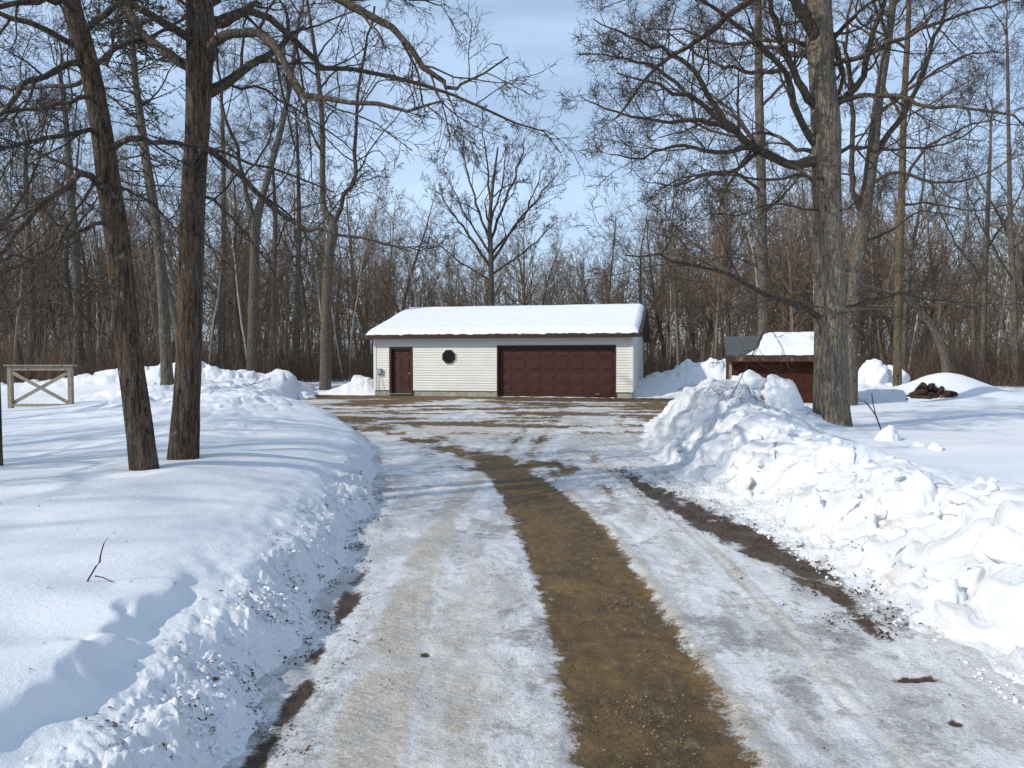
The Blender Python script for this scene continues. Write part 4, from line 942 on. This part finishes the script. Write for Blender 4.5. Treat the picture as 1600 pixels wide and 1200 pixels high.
while n < 285:
    y = rw.uniform(28, 66); x = rw.uniform(-1, 1)*(y*.74+3)
    if y < edge(x)+1 or y < 28: continue
    if any((x-a)**2+(y-b)**2 < 1.1 for a, b in placed): continue
    if abs(x/y+.03) < .06 and y < 50: continue
    placed.append((x, y)); u = rw.random()
    gap = abs(x/y-.02) < .17
    put(['birch'] if u < .30 else (['slim'] if u < .78 else ['oak']), x, y, rw.uniform(.72, 1.0)*(.82 if gap else 1.05)); n += 1
# trees standing left of the view, whose shadows stripe the snow
for i, (x, y, s) in enumerate(((-19,-.5,1),(-12,4.8,.85),(-16,3.2,1.05),(-15.5,8,1),(-19,6,1.1),(-20,11,1),(-24,9,1),(-17,-2,1),(-24,3,1.05),(-27,13,1.1),(-8.5,-7,.9),(-29,6,1),(-14,-8,1))):
    p = [q for q in protos if q[0] != 'birch'][(i*3) % 8]
    r = empty('bare_tree', (x, y, .2), i*1.3); r.scale = (s,)*3
    tag(r, 'bare tree standing beyond the left edge of the photo, shading the snow', 'tree', 'trees beyond the left edge of the photo')
    link('trunk', p[1], r); link('crown', p[2], r)
# the depth of the woods, one mass
def far_woods():
    a = Acc(); rng = np.random.default_rng(77)
    for i in range(430):
        y = rng.uniform(60, 120); x = rng.uniform(-1, 1)*(y*.75+4)
        P, Rd, lv = protos[rng.integers(len(protos))][3]; s = rng.uniform(.75, 1.12)*(.92 if abs(x/y-.02) < .17 else 1.1); an = rng.uniform(0, 6.28)
        c, sn = math.cos(an), math.sin(an); Rm = np.array([[c, -sn, 0], [sn, c, 0], [0, 0, 1]]).T*s; o = np.array([x, y, .3])
        a.add(tubes(P@Rm+o, Rd*s, 4)); a.add(tubes(lv[0][0][:, ::2]@Rm+o, lv[0][1][:, ::2]*s, 3))
        A, B = lv[1]; a.add(tubes(A[:, ::2]@Rm+o, B[:, ::2]*s*1.6, 3))
        A, B = lv[2]; sel = rng.random(len(A)) < .5; a.add(tubes(A[sel][:, ::3]@Rm+o, B[sel][:, ::3]*s*1.8, 3))
    tag(link('far_woods', a.mesh('far_woods', M['bark_wood'])), 'deep mass of bare forest trees behind the first rows of the woods', 'woods', kind='stuff')
far_woods()
def brush(name, label, n, mat, seed, y0, y1, hmin, hmax, cond=None, r0=.012):
    rng = np.random.default_rng(seed); y = rng.uniform(y0, y1, n*4); x = rng.uniform(-1, 1, n*4)*(y*.76+4)
    k = y > edge(x)-.8+1.5*perlin(x*.3, y*0, 9)
    if cond is not None: k &= cond(x, y)
    x, y = x[k][:n], y[k][:n]; m = len(x)
    h = rng.uniform(hmin, hmax, m)*(.7+.5*perlin(x*.25, y*.25, 3)); P = np.zeros((m, 5, 3)); P[:, 0] = np.stack([x, y, np.full(m, .2)], -1)
    d = np.stack([rng.normal(0, .22, m), rng.normal(0, .22, m), np.ones(m)], -1)
    for i in range(4): d = d+rng.normal(0, .1, (m, 3)); d /= np.linalg.norm(d, axis=1, keepdims=True); P[:, i+1] = P[:, i]+d*(h/4)[:, None]
    Rd = np.linspace(1, .4, 5)[None]*rng.uniform(.6, 1.4, (m, 1))*r0
    a = Acc(); a.add(tubes(P, Rd, 3)); A, B = spawn(P, Rd, 4, .25, 1, 32, .42, .7, 2, .15, .05, rng, .5, r0*.5); a.add(tubes(A, B, 3))
    tag(link(name, a.mesh(name, mat)), label, 'brush', kind='stuff')
brush('brush', 'grey brown undergrowth of thin stems filling the woods', 20000, M['brush'], 1, 30, 85, 1.5, 5.5, r0=.014)
brush('red_brush', 'reddish twiggy thicket along the edge of the woods', 7000, M['brush_red'], 2, 26, 42, .8, 2.3, cond=lambda x, y: (y < edge(x)+5) & ((x/y > .42) | ((x/y < -.22) & (x/y > -.68))) & (perlin(x*.2, y*.2, 4) > -.25), r0=.009)

# ------------------------------------------------------------------ loose snow, litter, twigs, logs
def ico(sub):
    bm = bmesh.new(); bmesh.ops.create_icosphere(bm, subdivisions=sub, radius=1); V = np.array([v.co[:] for v in bm.verts]); T = np.array([[v.index for v in f.verts] for f in bm.faces]); bm.free(); return V, T
def many(name, pts, sizes, mat, sub, seed, squash=.75):
    rng = np.random.default_rng(seed); V, T = ico(sub); m = len(pts)
    S = sizes[:, None, None]*(1+rng.normal(0, .22, (m, 1, 3))); A = V[None]*(1+rng.normal(0, .16, (m, len(V), 1)))
    an = rng.uniform(0, 6.28, m); c, s = np.cos(an)[:, None], np.sin(an)[:, None]
    A = A*S; A = np.stack([A[..., 0]*c-A[..., 1]*s, A[..., 0]*s+A[..., 1]*c, A[..., 2]*squash], -1)+pts[:, None]
    TT = (T[None]+np.arange(m)[:, None, None]*len(V)).reshape(-1, 3)
    return np_mesh(name, A.reshape(-1, 3), np.zeros((0, 4)), mat, True, TT)
rng = np.random.default_rng(8)
y = 2.3+(rng.random(3800)**1.5)*6; x = xl(y)-np.abs(rng.normal(.0, .14, 3800))+.05
h = terrain(x, y)[0]; k = (h > -.03) & (rng.random(3800) < .42)
tag(link('snow_clods', many('snow_clods', np.stack([x, y, h], -1)[k], (.003+.013*rng.random(3800)[k]**2)*(1+1.4*(rng.random(3800)[k] > .985)), M['snow_clean'], 2, 1)), 'loose crumbs of ploughed snow along the left driveway edge', 'snow', kind='stuff')
y = 2.8+(rng.random(1500)**1.4)*12; x = xr(y)+np.abs(rng.normal(.0, .35, 1500))-.12
h = np.maximum(terrain(x, y)[0], 0)
tag(link('snow_crumbs', many('snow_crumbs', np.stack([x, y, h], -1), .003+.012*rng.random(1500)**2.2, M['snow_clean'], 2, 2)), 'loose crumbs of snow along the foot of the right snowbank', 'snow', kind='stuff')
# bigger lumps, each its own thing
def lump_mesh(seed):
    V, T = ico(4); s = seed*3.1
    n1 = fbm(V[:, 0]*1.1+s, V[:, 1]*1.1+V[:, 2]*.9, 3, seed); n2 = worley(V[:, 0]*1.6+s, V[:, 1]*1.6+V[:, 2]*1.3, seed)[0]
    A = V*(1+.32*n1+.30*(n2-.4)+.07*fbm(V[:, 0]*4+s, V[:, 1]*4+V[:, 2]*3, 3, seed))[:, None]; return np_mesh('snow_lump', A, np.zeros((0, 4)), M['snow_clean'], True, T)
LM = [lump_mesh(s) for s in range(5)]
def lump(x, y, sx, sy, sz, i, label, dz=0, group=None, rz=None):
    if group is None: dz = -.25*sz
    o = link('snow_lump', LM[i % 5], None, (x, y, Hs(x, y)+dz)); o.scale = (sx, sy, sz); o.rotation_euler = (0, 0, i*1.7 if rz is None else rz); tag(o, label, 'snow lump', group)
def lp(px, py, Y):
    p = hit(px, py) if Y < 11 else at(px, py, Y)
    return p[0], p[1]
x, y_ = lp(1387, 688, 9.6); lump(x, y_, .17, .14, .26, 0, 'pointed cone of snow poking up beyond the right bank, beside the dark dead stem', .06)
x, y_ = lp(1462, 702, 9.3); lump(x, y_, .10, .09, .10, 1, 'small rounded snow lump on the right field, rightmost of the loose lumps', .05)
x, y_ = lp(1435, 697, 9.4); lump(x, y_, .15, .10, .07, 2, 'low flat snow lump just left of the rightmost loose lump', .02)
x, y_ = lp(1437, 775, 6.6); lump(x, y_, .12, .11, .19, 3, 'stacked twisted snow lump standing on the crest of the right bank', .04)
x, y_ = lp(1382, 885, 5.2); lump(x, y_, .13, .10, .08, 4, 'angular snow slab at the foot of the right bank', .02)
x, y_ = lp(1478, 940, 4.75); lump(x, y_, .12, .1, .16, 0, 'tall upright snow block low on the right bank near the right edge', .06)
x, y_ = lp(1275, 800, 6.6); lump(x, y_, .10, .07, .19, 1, 'upright snow block leaning against the middle of the right bank', .05)
x, y_ = lp(1570, 850, 5.3); lump(x, y_, .16, .14, .12, 2, 'rounded snow block at the right edge of the photo', .0)
x, y_ = lp(1213, 602, 13.4); lump(x, y_, .42, .35, .42, 3, 'smooth snow dome at the top right of the highest pile', .0)
x, y_ = lp(1165, 598, 13.6); lump(x, y_, .50, .36, .32, 4, 'rough snow block topping the highest pile', .02)
x, y_ = lp(472, 575, 32); lump(x, y_, .6, .5, .42, 0, 'rounded snow boulder on the far pile left of the garage', .0)
x, y_ = lp(1365, 580, 27); lump(x, y_, .55, .5, .62, 1, 'sharp snow boulder on the far pile right of the massive oak', .0)
x, y_ = lp(1395, 585, 27.3); lump(x, y_, .6, .5, .42, 2, 'blocky snow boulder right beside the sharp one', .0)
x, y_ = lp(1112, 572, 35.5); lump(x, y_, .35, .3, .28, 3, 'small snow boulder atop the pile right of the garage', .0)
for i in range(46):
    yy = 3.6+11*rng.random()**1.1; e_ = rng.uniform(.25, 2.0); xx = float(xr(yy))+e_; s = rng.uniform(.02, .07)
    lump(xx, yy, s*rng.uniform(.8, 1.5), s*rng.uniform(.8, 1.3), s*rng.uniform(.6, 1.1), i, 'chunk of broken snow lying on the right snowbank', -.1*s, 'chunks of snow on the right snowbank', rng.uniform(0, 6))

def litter(name, label, pts, seed, s0, s1, mat):
    rng = np.random.default_rng(seed); n = len(pts)
    a = rng.uniform(0, 6.28, n); t = rng.normal(0, .35, n); d = np.stack([np.cos(a), np.sin(a), t], -1); s = np.stack([-np.sin(a), np.cos(a), rng.normal(0, .35, n)], -1)
    L_ = rng.uniform(s0, s1, n)[:, None]; W_ = L_*rng.uniform(.15, .6, (n, 1))
    lift = np.array([0, 0, 1])*L_*.25
    V = np.stack([pts-d*L_, pts+s*W_+lift, pts+d*L_, pts-s*W_+lift*.3], 1).reshape(-1, 3)
    tag(link(name, np_mesh(name, V, np.arange(n*4).reshape(-1, 4), mat, False)), label, 'leaf litter', kind='stuff')
M['leaf'] = simple('leaf', (.075, .042, .022), .85, .6, 30, 0)
def onsurf(x, y): h = np.maximum(terrain(x, y)[0], .004); return np.stack([x, y, h+.006], -1)
n = 5200; y = 2.4+rng.random(n)**1.3*7; x = xl(y)+.06+rng.normal(-.07, .16, n); cl = perlin(x*5, y*4, 91) > .10; 
litter('leaf_litter', 'dark leaf and bark crumbs scattered along the left driveway edge', onsurf(x[cl], y[cl]), 1, .004, .017, M['leaf'])
n = 4200; y = 4.2+rng.random(n)*7; x = np.interp(y, [4.1,4.7,5.7,6.5,7.9,9,10.4,12], [2.1,2.18,2.28,2.16,1.92,1.75,1.6,1.5])+rng.normal(0, .22, n)+.03
cl = (perlin(x*4, y*3, 92) > .0); litter('leaf_mulch', 'brown leaf mulch strewn along the right side of the driveway', onsurf(x[cl], y[cl]), 2, .006, .022, M['leaf'])
n = 900; y = 2.4+rng.random(n)**1.5*14; x = rng.uniform(-1.2, 2.4, n); litter('grit', 'tiny dark bark crumbs scattered over the icy driveway', onsurf(x, y), 3, .003, .010, M['leaf'])

rng = np.random.default_rng(31); n = 3200; y = 2.4+rng.random(n)**1.6*8; x = np.interp(y, [2.9, 3.9, 5.5, 7, 8.5, 10], [.62, .62, .55, .47, .3, .1])+rng.normal(0, .24, n)
M['pebble'] = simple('pebble', (.20, .145, .085), .85, .7, 40, 0)
tag(link('gravel', many('gravel', np.stack([x, y, np.full(n, -.012)], -1), .002+.0062*rng.random(n)**3, M['pebble'], 1, 5)), 'fine gravel on the thawed brown strip of the driveway', 'gravel', kind='stuff')
n = 260; y = 2.6+rng.random(n)*9; x = xl(y)-.5-rng.random(n)*3; litter('bark_bits', 'sparse dark bark bits lying on the smooth left snow', onsurf(x, y), 7, .003, .010, M['leaf'])
# dead stems in the snow
def stem(name, label, Y, chains, mat):
    b = hit(*chains[0][0][:2]); Y = b[1]; b = b-np.array([0, 0, .01]); root = empty(name, tuple(b)); tag(root, label, 'twig')
    for i, ch in enumerate(chains):
        m = MB(); pts = [at(p[0], p[1], Y+(.0 if len(p) < 4 else p[3]))-b for p in ch]; rr = [p[2] for p in ch]
        m.tube(pts, rr, 6); m.build('stem' if i == 0 else 'side_twig', mat, root)
stem('dead_twig', 'thin forked dark twig sticking out of the smooth left snow', 3.75, [[(136,909,.0045),(150,885,.004),(156,878,.005),(157,868,.0035),(162,850,.003),(168,841,.002)], [(148,900,.004),(160,902,.003),(176,909,.002)]], M['twig'])
stem('dead_plant', 'dark forked dead stem poking from the snow right of the massive oak', 10.5, [[(1377,672,.012),(1368,648,.011),(1358,635,.009),(1350,626,.006)], [(1370,655,.009),(1364,630,.008),(1362,614,.008)], [(1362,640,.006),(1356,630,.004),(1330,619,.003)]], M['twig'])
for px, py, Y, s in ((1000,560,1,1),): pass
for i, (px, py, Y) in enumerate(((1078, 590, 33), (1120, 585, 33), (395, 618, 26))):
    b = at(px, py, Y); x0, y0 = b[0], Y; h0 = Hs(x0, y0); root = empty('dead_branch', (x0, y0, h0))
    tag(root, ('fallen dark branch on the shaded snow pile right of the garage', 'dark broken branch at the left edge of the shed, on the snow pile', 'short dark stick on the ploughed pile left of the driveway')[i], 'branch')
    rg = np.random.default_rng(i); P = poly([(-.5, 0, .02), (0, .05, .15), (.45, 0, .28)], 8, rg, .02)[None]; Rd = np.linspace(.02, .008, 8)[None]
    A, B = spawn(P, Rd, 4, .1, .9, 45, .45, .7, 4, .15, 0, rg, .4, .006); a = Acc(); a.add(tubes(P, Rd, 5)); a.add(tubes(A, B, 4)); link('stem', a.mesh('stem', M['twig']), root)

# log heap in the side of its snow mound
def log_mesh(seed):
    rg = np.random.default_rng(seed); m = MB(); n = 11; L_ = rg.uniform(.35, .7); rad = rg.uniform(.055, .10)
    rings = 7; vs = []
    for i in range(rings):
        t = i/(rings-1); 
        for k in range(n):
            a = 2*math.pi*k/n; rr = rad*(1+.16*math.sin(a*2+seed)+.1*math.sin(a*5+seed*2)+rg.normal(0, .04))*(1 if 0 < i < rings-1 else .93)
            vs.append((rr*math.cos(a)+.03*math.sin(t*3), (t-.5)*L_, rr*math.sin(a)))
    fs = [[i*n+k, i*n+(k+1) % n, (i+1)*n+(k+1) % n, (i+1)*n+k] for i in range(rings-1) for k in range(n)]+[list(range(n)), [(rings-1)*n+k for k in range(n)]]
    me = bpy.data.meshes.new('log'); me.from_pydata(vs, [], fs)
    bm = bmesh.new(); bm.from_mesh(me); bmesh.ops.recalc_face_normals(bm, faces=bm.faces[:]); bm.to_mesh(me); bm.free(); me.materials.append(M['log']); return me
LG = [log_mesh(s) for s in range(6)]
q = 0
for row, (cnt, x0, z0, y0) in enumerate(((9, 11.85, .36, 22.42), (8, 11.98, .47, 22.45), (6, 12.2, .59, 22.5), (4, 12.36, .71, 22.56), (2, 12.5, .82, 22.62))):
    for k in range(cnt):
        rg = np.random.default_rng(q+900); o = link('firewood_log', LG[q % 6], None, (x0+k*.178+rg.normal(0, .02), y0+rg.normal(0, .05), z0+rg.normal(0, .02)))
        o.rotation_euler = (rg.normal(.15, .4), rg.uniform(0, 6), rg.normal(0, .8)); tag(o, 'dark split log in the heap under the snow mound at right', 'log', 'firewood logs under the snow mound'); q += 1
print('objects', len(bpy.data.objects), 'polys', sum(len(m.polygons) for m in bpy.data.meshes))
